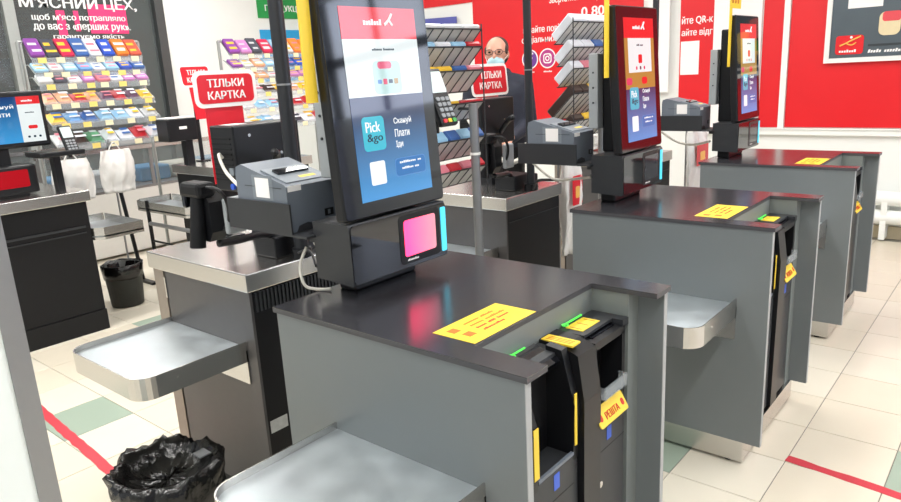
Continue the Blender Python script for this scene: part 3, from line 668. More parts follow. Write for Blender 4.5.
def scanner(dy, which, dx=0):
    fr = (dx, dy, 0)
    t = thing('hand_scanner', {'near': 'black handheld scanner in its holder over the nearest cash desk', 'mid': 'black handheld scanner on the desk in front of the cashier', 'far': 'black handheld scanner on the farthest cash desk'}[which], 'scanner', (-.56, .42, DT), 'handheld scanners', fr)
    b = part(MB().rbox(-.61, -.49, .376, .52, DT, .945, .006), 'base_box', blk, t)
    part(MB().rbox(-.58, -.50, .46, .60, DT, .93, .006), 'base_box', blk, t)
    part(MB().tube(spline([(-.53, .40, .945), (-.5, .33, .965), (-.46, .22, .975), (-.44, .14, .985)]), .013), 'arm', blk, t)
    part(MB().prism([(-.49, 1.02), (-.47, 1.0), (-.42, 1.0), (-.40, 1.03), (-.40, 1.12), (-.42, 1.15), (-.47, 1.15), (-.49, 1.12)], .10, .15, 'y'), 'holder', blk, t)
    part(MB().rbox(-.505, -.40, .07, .13, 1.135, 1.18, .012), 'scanner_head', blk_matte, t)
    part(MB().rbox(-.51, -.49, .075, .125, 1.10, 1.175, .008), 'scanner_nose', blk_gloss, t)
    part(MB().cyl((-.445, .095, 1.15), (-.45, .075, .985), .020, .024, seg=14), 'grip', blk_matte, t)
    part(MB().tube(spline([(-.40, .10, 1.165), (-.36, .11, 1.16), (-.35, .13, 1.12), (-.37, .14, 1.06), (-.42, .14, 1.02)]), .006), 'loop_cable', blk, t)
    part(MB().rbox(-.385, -.365, .13, .20, 1.02, 1.13, .008), 'side_plate', post_grey, t)
    return t
DD = 1.42
for k, w_ in enumerate(('near', 'mid', 'far')):
    cash_desk(DD*k, w_); monitor(DD*k, w_); scanner(DD*k, w_)
card_sign(-.95, .43, .70, 1.505, 1.37, .468, 1.085, 'red TІЛЬКИ КАРТКА speech bubble sign on the nearest cash desk'.replace('TІ', 'ТІ'))
card_sign(-.95, 2.085, 2.425, 1.485, 1.31, 2.12, 1.15, 'red ТІЛЬКИ КАРТКА sign standing in front of the masked cashier', lean=-.12)
card_sign(-3.52, 1.86, 2.12, 1.605, 1.44, 1.92, 1.2, 'small distant red ТІЛЬКИ КАРТКА sign behind the nearest one', lean=-.1, z0_base=.88)

# cables under the printers
def cable(name, pts, r, mt, label): mono(MB().tube(spline(pts), r), name, mt, label, 'cable')
cable('cable', [(-.30, .30, 1.03), (-.22, .32, .99), (-.15, .28, .985), (-.05, .25, 1.0), (.02, .22, 1.0)], .006, cable_white, 'white cable drooping under the nearest receipt printer')
cable('cable', [(-.03, .15, 1.02), (-.04, .13, .97), (-.03, .13, .92), (-.01, .15, .905), (.03, .17, .906)], .0042, cable_white, 'white cable running down beside the nearest kiosk box')
cable('cable', [(-.40, .40, .90), (-.30, .36, .93), (-.2, .3, .94), (-.06, .2, .95)], .004, dgrey, 'thin grey cable under the nearest receipt printer')
cable('cable', [(-.32, 1.70, 1.03), (-.25, 1.72, .97), (-.18, 1.70, .96), (-.05, 1.66, .98), (.03, 1.6, 1.0)], .006, cable_white, 'white cable drooping under the middle receipt printer')
cable('cable', [(-.42, 1.85, .88), (-.36, 1.8, .93), (-.25, 1.74, .95), (-.1, 1.68, .97)], .007, blk, 'black cable under the middle receipt printer')
cable('cable', [(-.35, 3.15, 1.04), (-.25, 3.18, .97), (-.12, 3.12, .96), (0, 3.05, .99)], .007, cable_white, 'white cable drooping under the farthest receipt printer')
cable('cable', [(-.69, 1.93, 1.09), (-.62, 1.86, 1.02), (-.55, 1.86, 1.0), (-.50, 1.92, 1.04), (-.54, 1.98, 1.08)], .012, cable_white, 'thick looped white cable in front of the cashier')

# ================================================================ TRASH
def crumple_lathe(prof, c, seg, amp, sd):
    rnd = random.Random(sd); mb = MB(); n = len(prof); vs_ = []
    ph = [rnd.uniform(0, 6.28) for _ in range(8)]
    for i, (r, z) in enumerate(prof):
        for k in range(seg):
            t = 2*math.pi*k/seg
            d = amp*(.5*math.sin(3*t+ph[0]+i*.5)+.6*math.sin(7*t+ph[1]-i*.8)+.5*math.sin(11*t+ph[2]+i*1.3)+.8*rnd.uniform(-1, 1))
            rr = max(.004, r+d*(.3+.7*min(1, i/max(1, n-1)))); vs_.append((c[0]+rr*math.cos(t), c[1]+rr*math.sin(t), c[2]+z+.5*d))
    return mb.add(vs_, [(i*seg+k, i*seg+(k+1) % seg, (i+1)*seg+(k+1) % seg, (i+1)*seg+k) for i in range(n-1) for k in range(seg)]+[list(range(seg))[::-1]], True)
tb = thing('waste_bin', 'waste bin lined with a crumpled black bag under the near tray', 'waste bin', (-.52, -.10, 0))
part(MB().lathe([(.0, .005), (.11, .005), (.135, .22), (.13, .22), (.105, .02), (0, .02)], (-.52, -.10, 0)), 'bucket', blk, tb)
bagp = [(.12, .02), (.132, .06), (.14, .10), (.148, .14), (.154, .18), (.160, .22), (.165, .26), (.170, .29), (.168, .315), (.155, .33), (.140, .325), (.125, .305), (.11, .285), (.09, .275), (.06, .265), (.03, .27), (.008, .272)]
part(crumple_lathe(bagp, (-.52, -.10, 0), 80, .015, 3), 'bag_liner', black_bag, tb)
part(MB().box(-.50, -.455, -.02, .02, .322, .326), 'paper_scrap', mat('scrap', s2l(120, 122, 124), .6), tb)
sb_ = thing('waste_bin', 'small black waste bin beside the black cabinet', 'waste bin', (-3.31, 1.10, 0))
part(MB().lathe([(0, .005), (.105, .005), (.125, .28), (.132, .285), (.13, .29), (.12, .288), (.10, .02), (0, .02)], (-3.31, 1.10, 0)), 'bucket', mat('bin_grey', s2l(48, 50, 48), .5, noise=.3, scale=18), sb_)
part(crumple_lathe([(.126, .20), (.132, .25), (.136, .295), (.128, .30), (.118, .28), (.11, .2)], (-3.31, 1.10, 0), 36, .005, 5), 'bag_liner', black_bag, sb_)

# ================================================================ DARK CABINETS OF THE FAR LANE
def far_desk(y0, y1, label, x0=-3.72):
    t = thing('checkout_cabinet', label, 'cabinet', (-3.3, (y0+y1)/2, 0), 'black cabinets of the far lanes')
    part(MB().rbox(x0-.03, -2.905, y0-.02, y1+.02, .815, .88, .004), 'top', steel, t)
    part(MB().box(x0, -2.935, y0, y1, .13, .815), 'body', blk_matte, t)
    part(MB().box(x0, -2.925, y0-.003, y1+.003, 0, .128), 'plinth', blk_matte, t)
    part(MB().box(-2.935, -2.926, y0+.04, y1-.03, .655, .668).box(-2.935, -2.926, y0+.04, y1-.03, .622, .628), 'seam_rail', dgrey, t)
    return t
far_desk(.0, .79, 'black cabinet with steel top at the left behind the pillar')
far_desk(1.75, 2.5, 'black cabinet with steel top partly hidden by the nearest scanner', -3.58)
def side_tray(x0, x1, yb, depth, z, label):
    t = thing('side_tray', label, 'tray', ((x0+x1)/2, yb-depth/2, z), 'steel trays of the far lanes')
    part(MB().prism([(x0, yb), (x0, yb-depth+.05), (x0+.05, yb-depth), (x1-.05, yb-depth), (x1, yb-depth+.05), (x1, yb)], z-.06, z-.05), 'pan', steel_worn, t)
    o = [(x0, yb), (x0, yb-depth+.05), (x0+.05, yb-depth), (x1-.05, yb-depth), (x1, yb-depth+.05), (x1, yb)]
    mb = MB()
    for a, b in zip(o, o[1:]): mb.add([(a[0], a[1], z-.075), (b[0], b[1], z-.075), (b[0], b[1], z), (a[0], a[1], z)], [(0, 1, 2, 3)])
    part(mb, 'rim', steel, t); part(MB().box(x0+.02, x1-.02, yb-.004, yb, z-.07, z), 'back_plate', steel, t)
side_tray(-3.45, -2.90, 1.10, .30, .64, 'steel side tray fixed beyond the left black cabinet')
side_tray(-3.70, -2.93, 1.74, .30, .65, 'steel side tray on the half hidden black cabinet')
# kiosk with landscape screen on the left cabinet
lk = thing('checkout_kiosk', 'black kiosk with landscape screen at the left edge', 'checkout kiosk', (-3.15, .5, .88), 'self checkout kiosks')
part(MB().rbox(-3.24, -3.06, .25, .60, .895, 1.06, .012), 'scanner_box', blk, lk)
part(MB().box(-3.2, -3.1, .32, .55, .88, .9), 'foot', blk, lk)
part(MB().box(-3.2, -3.14, .4, .5, 1.05, 1.2), 'neck', blk, lk)
part(plate((-3.059, .45, .985), .2, .10, .01, '+x', .002), 'scanner_window', mat('red_scan', s2l(120, 8, 16), .08, emit=.35, emit_col=s2l(225, 20, 40)), lk)
ds = part(MB().rbox(-3.14, -3.10, .20, .725, 1.155, 1.475, .012), 'display', blk, lk)
part(MB().box(-3.10, -3.0985, .235, .575, 1.185, 1.445), 'screen', grad_mat('screen_blue_left', s2l(60, 160, 225), s2l(16, 60, 120), .32, .56, .95), ds)
part(MB().box(-3.10, -3.0985, .575, .70, 1.185, 1.445), 'screen', scr_white, ds)
part(MB().box(-3.0985, -3.0975, .575, .70, 1.40, 1.445), 'screen_header', scr_red, ds)
part(plate((-3.0984, .64, 1.27), .05, .02, .008, '+x', .0006), 'screen_button', scr_red, ds)
for k, (t_, w_) in enumerate((('Скануй', .15), ('Плати', .125), ('Іди', .06))): part(text(t_, (-3.0982, .405, 1.375-.04*k), w_, .028, '+x', depth=.0005), 'screen_text', scr_wink, ds)
part(scribble((-3.0982, .61, 1.35), .05, .008, '+x', words=(8,)), 'screen_text', scr_ink, ds)
part(scribble((-3.097, .60, 1.415), .06, .012, '+x', words=(8,)), 'screen_text', scr_wink, ds)
for k in range(3): part(plate((-3.0984, .61+.03*k, 1.215), .014, .012, .005, '+x', .0006), 'screen_icon', scr_ink, ds)
terminal((-3.03, .80, 1.08), .15, 'payment terminal right of the landscape screen at the left')
mono(MB().rbox(-3.2, -2.98, .60, .86, 1.09, 1.12, .006).box(-3.12, -3.06, .70, .74, .88, 1.09), 'terminal_arm', blk, 'black arm shelf holding the left payment terminal', 'bracket')
# small black printer on post on the hidden cabinet
bp_ = thing('label_printer', 'small black box printer on a post before the white wall', 'printer', (-3.44, 1.79, .88))
part(MB().rbox(-3.52, -3.36, 1.61, 1.84, 1.065, 1.225, .006), 'body', blk, bp_)
part(MB().rbox(-3.52, -3.37, 1.62, 1.83, 1.225, 1.236, .004), 'lid', white, bp_)
part(MB().box(-3.47, -3.41, 1.76, 1.82, .88, 1.066), 'post', blk, bp_)
part(MB().box(-3.36, -3.3592, 1.70, 1.76, 1.15, 1.17), 'name_label', white_print, bp_)

# freezer chest beyond the lane
fz = thing('freezer_chest', 'white freezer chest with glass sides beyond the far lane', 'freezer', (-5.1, 2.2, 0))
part(MB().rbox(-5.5, -4.75, 1.2, 3.1, .02, .58, .01), 'body', white, fz)
part(MB().box(-4.775, -4.765, 1.2, 3.1, .60, .93), 'glass_side', glass_pane, fz); part(MB().box(-5.485, -5.475, 1.2, 3.1, .60, .93), 'glass_side', glass_pane, fz)
part(MB().box(-5.5, -4.75, 1.2, 3.1, .58, .60), 'rail', steel_dark, fz); part(MB().box(-4.79, -4.74, 1.2, 3.1, .93, .965).box(-5.5, -5.46, 1.2, 3.1, .93, .965), 'rail', steel, fz)
for y in (1.2, 2.15, 3.06): part(MB().box(-4.78, -4.76, y, y+.03, .60, .93), 'post', steel_dark, fz)
for k, (y, c) in enumerate([(1.45, (90, 140, 180)), (1.85, (190, 196, 200)), (2.3, (80, 130, 170)), (2.65, (200, 200, 190)), (2.95, (120, 150, 170))]):
    mono(MB().rbox(-5.3, -4.95, y-.16, y+.14, .602, .74, .02), 'frozen_pack', mat('fz%d' % k, s2l(*c), .4, noise=.2, scale=20), ['blue', 'white', 'deep blue', 'cream', 'grey blue'][k]+' frozen pack in the freezer chest, '+ORD[k]+' from the left', 'food pack', 'frozen packs in the chest')
# barrier
br = thing('lane_barrier', 'thin black rail barrier behind the small waste bin', 'barrier', (-3.3, 1.42, 0))
for x in (-3.5, -2.6): part(MB().cyl((x, 1.44, 0), (x, 1.44, .66), .014, seg=10), 'post', blk, br)
for z in (.49, .36, .24): part(MB().cyl((-3.5, 1.44, z), (-2.6, 1.44, z), .008 if z < .45 else .016, seg=8), 'rail', steel_dark if z > .4 else blk, br)

# ================================================================ CANDY RACKS
def col_mat(c, k=0): return mat('pack_%d_%d_%d' % c, s2l(*c), .35, noise=.12, scale=25)
NAMES = {(140, 70, 160): 'purple', (70, 72, 84): 'charcoal', (205, 40, 80): 'crimson', (60, 100, 165): 'blue', (225, 228, 235): 'white', (40, 80, 190): 'deep blue', (240, 130, 50): 'orange', (205, 90, 70): 'rust', (150, 195, 225): 'sky blue', (110, 160, 215): 'mid blue', (195, 130, 190): 'lilac', (225, 130, 145): 'pink', (232, 170, 130): 'peach', (190, 40, 50): 'red', (95, 60, 90): 'plum', (240, 195, 60): 'yellow', (205, 208, 210): 'silver', (90, 150, 110): 'green', (60, 45, 40): 'brown'}
PU, CH, CR, BL, WH, DB, OR, RU, SK, MBl, LI, PK, PE, RE, PL, YE, SI, GR, BN = list(NAMES)
def pack(P0, u, v, n, wd, dep, th, c, label, group, c2, shape=0):
    """pack lying on a sloping shelf: u along the shelf, v up the slope, n out of it."""
    f = lambda q: P0+u*q.x+v*q.y+n*q.z
    if shape == 0: mb = MB().rbox(0, wd, 0, dep, 0, th, min(.006, th*.3), 1)
    else:
        bm = bmesh.new(); bmesh.ops.create_grid(bm, x_segments=4, y_segments=4, size=.5)
        top = [(v_.co.x, v_.co.y) for v_ in bm.verts]; bm.free(); mb = MB(); N = 5
        hh = lambda x, y: th*(.12+.88*(1-abs(2*x)**3)*(1-abs(2*y)**4))
        vs_ = [((i/(N-1))*wd, (j/(N-1))*dep, hh(i/(N-1)-.5, j/(N-1)-.5)) for i in range(N) for j in range(N)]+[((i/(N-1))*wd, (j/(N-1))*dep, 0) for i in range(N) for j in range(N)]
        fs = [(i*N+j, i*N+j+1, (i+1)*N+j+1, (i+1)*N+j) for i in range(N-1) for j in range(N-1)]+[(N*N+i*N+j, N*N+(i+1)*N+j, N*N+(i+1)*N+j+1, N*N+i*N+j+1) for i in range(N-1) for j in range(N-1)]
        bd_ = [(i, 0) for i in range(N)]+[(N-1, j) for j in range(1, N)]+[(i, N-1) for i in range(N-2, -1, -1)]+[(0, j) for j in range(N-2, 0, -1)]
        ix = [i*N+j for i, j in bd_]; L_ = len(ix)
        fs += [(ix[k], ix[(k+1) % L_], N*N+ix[(k+1) % L_], N*N+ix[k]) for k in range(L_)]
        mb.add(vs_, fs)
    t = thing('candy_pack', label, 'candy pack', tuple(P0), group)
    part(mb.xf(f), 'wrapper', col_mat(c), t)
    for q in range(2):
        part(MB().box(wd*random.uniform(.08, .2), wd*random.uniform(.6, .92), dep*(.18+.38*q), dep*(.18+.38*q)+dep*random.uniform(.09, .2), th, th+.0015).xf(f), 'print_band', col_mat(c2), t)
tag_w = mat('price_tag', s2l(238, 228, 190), .6, noise=.05); tag_y = mat('price_tag_yellow', s2l(238, 214, 120), .6, noise=.05)
def front_rack(X, y0, y1, rows, rname, zf=0):
    t = thing('candy_rack', rname, 'candy rack', (X, (y0+y1)/2, 0), 'candy racks')
    wire = mat('rack_wire', s2l(178, 180, 176), .35, .6)
    for y in (y0-.03, y1+.03):
        part(MB().cyl((X-.10, y, 0), (X-.10, y, 1.80), .013, seg=10), 'upright', wire, t)
    part(MB().cyl((X-.10, y0-.03, 1.80), (X-.10, y1+.03, 1.80), .010, seg=8), 'crossbar', wire, t)
    part(MB().cyl((X+.08, (y0+y1)/2+.08, .0), (X+.0, (y0+y1)/2+.02, 1.1), .015, seg=10), 'leg', blk, t)
    part(MB().box(X-.14, X+.25, (y0+y1)/2+.06, (y0+y1)/2+.10, 0, .02), 'foot', blk, t)
    for ri, (z, dep, th, xo, cols, shp) in enumerate(rows):
        a = math.radians(48 if ri == 0 else 34); u = Vector((0, 1, 0)); v = Vector((-math.cos(a), 0, math.sin(a))); n = Vector((math.sin(a), 0, math.cos(a)))
        P0 = Vector((X+xo, y0, z)); f = lambda q: P0+u*q.x+v*q.y+n*q.z
        sh = part(MB().box(0, y1-y0, 0, dep, -.006, -.001).xf(f), 'shelf', clear if ri else wire, t)
        part(MB().box(X+xo, X+xo+.004, y0, y1, z-.035, z+.02), 'shelf_lip', clear, sh)
        nt_ = max(3, len(cols)-2)
        for k in range(nt_):
            yy = y0+(y1-y0)*(k+.5+random.uniform(-.15, .15))/nt_
            part(MB().box(X+xo+.0042, X+xo+.006, yy-.028, yy+.028, z-.03, z+.006), 'price_tag', tag_w if random.random() < .6 else tag_y, sh)
        for s_ in (0, 1):
            part(MB().tube([f(Vector(((y1-y0)*s_, 0, 0))), f(Vector(((y1-y0)*s_, dep, 0))), Vector((X-.10, y0+(y1-y0)*s_, z+dep*math.sin(a)))], .004, 6), 'side_wire', wire, sh)
        wd = (y1-y0)/len(cols)
        for k, c in enumerate(cols):
            c2 = random.choice([WH, WH, SI, YE, PK])
            if c2 == c: c2 = BL
            w_ = wd*random.uniform(.84, .97)
            pack(f(Vector((wd*k+wd*.02, .004, 0))), u, v, n, w_, dep*random.uniform(.82, 1), th*random.uniform(.85, 1.15), c,
                 '%s candy pack, %s from left on %s shelf of the %s' % (NAMES[c], ORD[k], ORD[ri], rname.split(' with')[0]), 'candy packs on the '+rname.split(' with')[0], c2, shp)
rows1 = [(1.685, .17, .03, .0, [PU, CH, CR, BL, WH, DB, OR, RU], 0), (1.585, .11, .03, .02, [SK, SI, SK, MBl, WH, SK, DB, BL], 0), (1.505, .10, .03, .05, [SI, CH, WH, LI, PK, WH, LI, LI], 0),
         (1.375, .13, .035, .09, [PE, PE, RE, PE, PL, RE, PL, YE], 1), (1.24, .13, .04, .13, [YE, MBl, BL, SK, SK, WH, SI], 1), (1.09, .14, .05, .16, [SI, BN, GR, WH, WH, RE, WH], 1)]
front_rack(-3.85, .98, 1.76, rows1, 'wide candy rack with price tags before the lettered glass')
rows2 = [(1.685, .17, .03, .0, [PU, LI, CH, CR, SK, SI, OR, OR], 0), (1.57, .13, .03, .02, [PU, SI, PE, SK, SI, BL, DB, LI], 0), (1.475, .11, .03, .05, [LI, PE, PE, SI, PK, LI, LI, SI], 0),
         (1.36, .12, .035, .09, [BN, SI, BN, YE, PE, YE, WH], 1), (1.23, .13, .04, .13, [SI, SK, SK, CH, RE, RE, SI], 1), (1.08, .14, .05, .16, [SI, SK, WH, CH, WH, RE], 1)]
front_rack(-3.85, 2.52, 3.42, rows2, 'second candy rack with boxes against the white wall')
def back_rack(X, y0, y1, shelves, rname, post):
    """rack that faces away: shelves rise towards the camera side."""
    t = thing('wire_rack', rname, 'wire rack', post, 'wire racks seen from behind')
    wire = mat('dark_wire', s2l(70, 72, 74), .4, .5)
    zt = shelves[0][0]+.02; zb = shelves[-1][0]-.12
    zp = max(zb+.02, shelves[3][0])
    part(MB().cyl((post[0], post[1], 0), (post[0], post[1], zp), .018, seg=14), 'post', steel_dark, t)
    part(MB().rbox(post[0]-.1, post[0]+.1, post[1]-.1, post[1]+.1, 0, .012, .003), 'post_foot', steel_dark, t)
    part(MB().cyl((post[0], post[1], zp-.20), (post[0], post[1], zp-.19), .021, seg=14), 'post_clip', white, t)
    part(MB().tube([(post[0], post[1], zp-.02), (X-.02, post[1], zp-.02)], .006), 'post_arm', wire, t)
    for y in (y0, y1): part(MB().cyl((X+.004, y, zb), (X+.004, y, zt), .003, seg=6), 'upright', wire, t)
    for si, (z, dep, cols, th) in enumerate(shelves):
        a = math.radians(44); u = Vector((0, -1, 0)); v = Vector((math.cos(a), 0, math.sin(a))); n = Vector((-math.sin(a), 0, math.cos(a)))
        P0 = Vector((X-dep*math.cos(a), y1, z-dep*math.sin(a))); f = lambda q: P0+u*q.x+v*q.y+n*q.z
        L_ = y1-y0
        sh = part(MB().box(0, L_, dep*.04, dep*.97, -.0015, -.0003).xf(f), 'shelf_sheet', mat('shelf_grey', s2l(205, 203, 198), .6, noise=.1), t)
        for k in range(9): part(MB().tube([f(Vector((L_*k/8, 0, -.003))), f(Vector((L_*k/8, dep, -.003)))], .0022, 5), 'shelf_wire', wire, sh)
        part(MB().tube([(X+.003, y0, z), (X+.003, y1, z)], .0032, 6), 'shelf_rail', wire, sh)
        part(MB().tube([f(Vector((0, 0, 0))), f(Vector((L_, 0, 0)))], .0032, 6), 'shelf_rail', wire, sh)
        wd = L_/len(cols)
        for k, c in enumerate(cols):
            pack(f(Vector((wd*k+wd*.03, dep*.1, .001))), u, v, n, wd*.94, dep*.98, th, c, '%s pack, %s from right on %s shelf of the %s' % (NAMES[c], ORD[k], ORD[si], rname.split(' with')[0]), 'packs on the '+rname.split(' with')[0], (YE if c == BN else WH) if c != WH else random.choice([SK, BL, PK]), 0)
back_rack(-.32, .88, 1.345, [(1.612, .12, [SI, SI, SI, SI], .02), (1.545, .12, [RE, SK, WH, SK, WH], .024), (1.455, .12, [PK, BL, YE, YE, YE], .024), (1.33, .1, [RE, YE, OR], .012), (1.19, .12, [BL, SK, BL, SK, SK, SK], .05), (1.07, .1, [RE, PK, RE, PK, RE, PK], .04)], 'dark wire rack with packs between the nearest and middle kiosks', (-.265, 1.205, 0))
back_rack(-.42, 2.24, 2.70, [(1.665, .15, [WH, WH, WH], .05), (1.54, .13, [SI, BL, WH, WH], .05), (1.435, .13, [WH, LI, PK, WH], .05), (1.31, .20, [YE, BN, YE, BN, BN], .05), (1.17, .15, [BN, OR, YE, BN], .04)], 'tall wire rack with white boxes left of the middle kiosk', (-.46, 2.62, 0))

# ================================================================ PLASTIC BAGS
def hang_bag(c, wy, h, sd, label, logo=False, dirx=True):
    rnd = random.Random(sd); t = thing('plastic_bag', label, 'plastic bag', c, 'white plastic bags')
    N, Mh = 18, 14; vs_ = []; ph = [rnd.uniform(0, 6) for _ in range(4)]
    for s_ in (1, -1):
        for j in range(Mh):
            tt = j/(Mh-1)
            for i in range(N):
                y = (i/(N-1)-.5)*wy*(.8+.2*math.sin(math.pi*tt)); x = s_*(.006+.032*math.sin(math.pi*i/(N-1))*math.sin(math.pi*min(1, tt*1.2)))
                x += .016*math.sin(9*i/(N-1)+ph[0]+2*tt)+.012*math.sin(19*i/(N-1)+ph[1]+5*tt)+rnd.uniform(-.007, .007)
                vs_.append((c[0]+x, c[1]+y, c[2]+h*(1-tt)) if dirx else (c[0]+y, c[1]+x, c[2]+h*(1-tt)))
    fs = [(j*N+i, j*N+i+1, (j+1)*N+i+1, (j+1)*N+i) for j in range(Mh-1) for i in range(N-1)]
    o = N*Mh; fs += [tuple(o+q for q in f)[::-1] for f in fs]
    fs += [(j*N, (j+1)*N, o+(j+1)*N, o+j*N) for j in range(Mh-1)]+[(j*N+N-1, o+j*N+N-1, o+(j+1)*N+N-1, (j+1)*N+N-1) for j in range(Mh-1)]+[((Mh-1)*N+i, (Mh-1)*N+i+1, o+(Mh-1)*N+i+1, o+(Mh-1)*N+i) for i in range(N-1)]
    part(MB().add(vs_, fs, True), 'bag', mat('bag_white', s2l(232, 230, 226), .45, noise=.05), t)
    part(MB().tube(spline([(c[0], c[1]-.04, c[2]+h), (c[0], c[1], c[2]+h+.05), (c[0], c[1]+.04, c[2]+h)]), .004, 6), 'handle', MATS['bag_white'], t)
    bs = thing('bag_stand', label.replace('white plastic bag', 'thin steel stand holding the white bag').replace('crumpled white bag', 'thin steel stand of the white bag').replace(' with red logo hanging', ''), 'stand', (c[0]-.07, c[1], 0), 'thin bag stands')
    part(MB().cyl((c[0]-.07, c[1], 0), (c[0]-.07, c[1], c[2]+h+.07), .007, seg=8), 'post', steel_dark, bs); part(MB().cyl((c[0]-.07, c[1], c[2]+h+.045), (c[0]+.02, c[1], c[2]+h+.045), .004, seg=6), 'hook', steel_dark, bs); part(MB().cyl((c[0]-.07, c[1], 0), (c[0]-.07, c[1], .008), .06, seg=14), 'base', steel_dark, bs)
    if logo:
        part(plate((c[0]+.045, c[1]-.0, c[2]+h*.68), wy*.6, h*.3, .01, '+x', .001), 'logo', red_sign, t); part(plate((c[0]+.0462, c[1], c[2]+h*.66), wy*.25, h*.12, .01, '+x', .001), 'logo_mark', MATS['logo_yellow'], t)
    return t
hang_bag((-.44, 2.235, .46), .17, .52, 1, 'white plastic bag with red logo hanging left of the middle counter', True)
hang_bag((-.33, 3.72, .50), .34, .48, 2, 'white plastic bag with red logo hanging left of the farthest counter', True)
hang_bag((-3.50, .97, .74), .28, .28, 3, 'crumpled white bag under the wide candy rack, left one')
hang_bag((-3.50, 1.27, .75), .26, .30, 4, 'crumpled white bag under the wide candy rack, right one')
def wad(c, r, sd, label):
    rnd = random.Random(sd); bm = bmesh.new(); bmesh.ops.create_icosphere(bm, subdivisions=3, radius=r)
    for v in bm.verts: v.co *= 1+rnd.uniform(-.14, .14)+.15*math.sin(v.co.x/r*4+sd)*math.cos(v.co.y/r*5); v.co.z = max(v.co.z*.75, -r*.5); v.co += Vector(c)
    mono(MB().frombm(bm), 'plastic_bag', MATS['bag_white'], label, 'plastic bag', 'white plastic bags')
wad((-.98, 3.16, .92), .09, 2, 'crumpled pale bag lying on the farthest cash desk')
wad((-.97, 3.40, .92), .085, 4, 'second crumpled pale bag behind the first on the farthest cash desk')

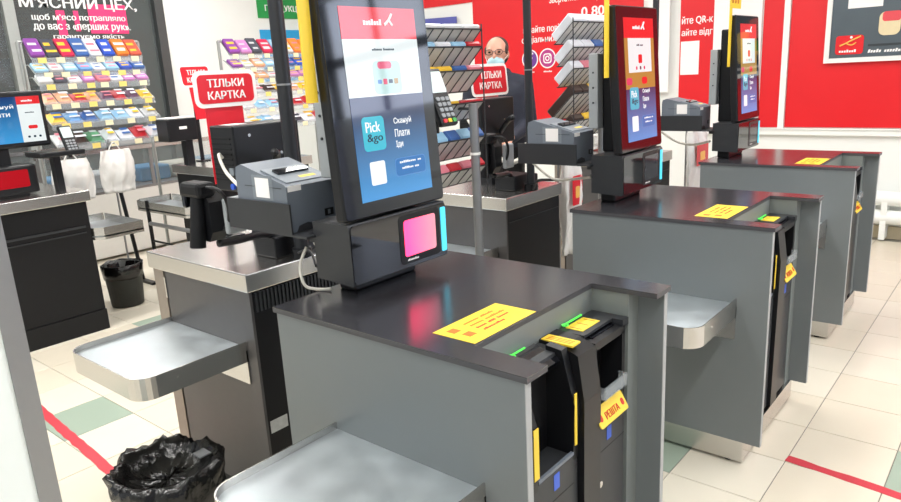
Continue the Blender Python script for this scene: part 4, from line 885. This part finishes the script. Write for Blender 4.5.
# ================================================================ CASHIER
def cashier():
    BX, BY = -1.53, 3.12
    face = Vector((.42, -.90, 0)).normalized(); side = Vector((-face.y, face.x, 0))   # side = person's left
    H = lambda s_, f_, z: Vector((BX, BY, 0))+side*s_+face*f_+Vector((0, 0, z))
    def blob(bm, c, rx, ry, rz, tilt=0):
        r = bmesh.ops.create_icosphere(bm, subdivisions=3, radius=1)
        for v in r['verts']:
            q = v.co.copy(); v.co = c+side*q.x*rx+face*q.y*ry+Vector((0, 0, q.z*rz))
    def cap(bm, a, b, r0, r1, n=7):
        for k in range(n):
            t = k/(n-1); p = a+(b-a)*t; r = r0+(r1-r0)*t; blob(bm, p, r, r, r)
    def remeshed(build, vox, name, mt, parent):
        bm = bmesh.new(); build(bm); me = bpy.data.meshes.new(name); bm.to_mesh(me); bm.free()
        ob = bpy.data.objects.new(name, me); COL.objects.link(ob)
        md = ob.modifiers.new('r', 'REMESH'); md.mode = 'VOXEL'; md.voxel_size = vox
        sm = ob.modifiers.new('s', 'SMOOTH'); sm.iterations = 4; sm.factor = .5
        dg = bpy.context.evaluated_depsgraph_get(); m2 = bpy.data.meshes.new_from_object(ob.evaluated_get(dg))
        bpy.data.objects.remove(ob)
        mb = MB().add([v.co.copy() for v in m2.vertices], [list(p.vertices) for p in m2.polygons], True)
        return part(mb, name, mt, parent)
    t = thing('person', 'cashier in dark jacket, glasses and pale blue face mask behind the sign', 'person', (BX, BY, 0))
    ZH = 1.548
    def body(bm):
        blob(bm, H(0, 0, ZH+.025), .076, .093, .095); blob(bm, H(0, .028, ZH-.045), .058, .068, .075)   # skull, jaw
        blob(bm, H(0, .10, ZH-.015), .013, .018, .022); blob(bm, H(0, .093, ZH+.012), .010, .012, .03)   # nose
        for s_ in (-1, 1):
            blob(bm, H(s_*.078, -.005, ZH), .010, .018, .030)                                           # ears
            blob(bm, H(s_*.034, .078, ZH+.038), .022, .012, .008)                                        # brow
        cap(bm, H(0, -.015, ZH-.16), H(0, -.005, ZH-.06), .056, .052)                                    # neck
        cap(bm, H(0, 0, 1.30), H(0, 0, .95), .10, .12)
        for s_ in (-1, 1):
            cap(bm, H(s_*.17, 0, 1.33), H(s_*.22, .04, 1.07), .045, .04); cap(bm, H(s_*.22, .04, 1.07), H(s_*.13, .26, 1.0), .036, .027)
            cap(bm, H(s_*.09, 0, .92), H(s_*.10, .02, .5), .08, .055); cap(bm, H(s_*.10, .02, .5), H(s_*.10, 0, .09), .055, .038); cap(bm, H(s_*.10, -.02, .05), H(s_*.10, .14, .035), .04, .03)
            blob(bm, H(s_*.12, .30, .995), .04, .045, .015)
            for k, L_ in enumerate((.062, .075, .08, .07)):
                cap(bm, H(s_*(.15-.02*k), .33, .995), H(s_*(.15-.02*k), .33+L_*.7, .985), .0095, .008, 5); cap(bm, H(s_*(.15-.02*k), .33+L_*.7, .985), H(s_*(.15-.02*k), .33+L_, .968), .008, .007, 4)
            cap(bm, H(s_*.085, .285, .995), H(s_*.065, .33, .985), .011, .009, 5)
    bo = remeshed(body, .007, 'body', skin, t)
    def jacket(bm):
        cap(bm, H(0, -.01, 1.33), H(0, 0, 1.0), .115, .135, 9)
        for s_ in (-1, 1):
            cap(bm, H(s_*.06, -.01, 1.36), H(s_*.18, 0, 1.335), .075, .07); cap(bm, H(s_*.10, 0, 1.28), H(s_*.09, 0, .95), .11, .105)
            cap(bm, H(s_*.185, 0, 1.33), H(s_*.225, .04, 1.07), .068, .056); cap(bm, H(s_*.225, .04, 1.07), H(s_*.14, .23, 1.0), .053, .042)
        cap(bm, H(-.05, .02, 1.41), H(.05, .02, 1.41), .045, .045, 5); cap(bm, H(-.05, -.05, 1.42), H(.05, -.05, 1.42), .042, .042, 5)
    remeshed(jacket, .012, 'jacket', navy, t)
    def trousers(bm):
        for s_ in (-1, 1):
            cap(bm, H(s_*.08, 0, .95), H(s_*.10, .02, .5), .105, .075, 9); cap(bm, H(s_*.10, .02, .5), H(s_*.10, 0, .08), .075, .06, 9)
    remeshed(trousers, .014, 'trousers', blk_matte, t)
    def hairb(bm):
        blob(bm, H(0, -.030, ZH+.050), .080, .084, .076); blob(bm, H(0, -.05, ZH), .078, .062, .075)
        for s_ in (-1, 1): blob(bm, H(s_*.07, .015, ZH+.03), .014, .03, .032)
    remeshed(hairb, .007, 'hair', hair, t)
    def maskb(bm): blob(bm, H(0, .055, ZH-.055), .063, .060, .046); blob(bm, H(0, .082, ZH-.036), .034, .036, .028)
    mk = remeshed(maskb, .006, 'face_mask', mask_blue, t)
    for s_ in (-1, 1): part(MB().tube([H(s_*.058, .07, ZH-.04), H(s_*.082, -.004, ZH)], .002, 5), 'ear_loop', white, mk)
    gl = MB()
    for s_ in (-1, 1):
        gl.tube([H(s_*.034+.026*math.cos(a), .103, ZH+.018+.018*math.sin(a)) for a in [k*2*math.pi/14 for k in range(15)]], .0022, 5)
        gl.tube([H(s_*.060, .102, ZH+.02), H(s_*.080, .05, ZH+.02), H(s_*.084, -.01, ZH+.012)], .002, 5)
        part(disc((0, 0, 0), .010, '+x', .004, 12).xf(lambda q: H(s_*.034+q.y, .088+q.x, ZH+.018+q.z*.6)), 'eye', mat('eye_dark', (.02, .015, .01), .2), bo)
    gl.tube([H(-.009, .105, ZH+.022), H(.009, .105, ZH+.022)], .002, 5)
    part(gl, 'glasses', blk_gloss, t)
    return t
cashier()
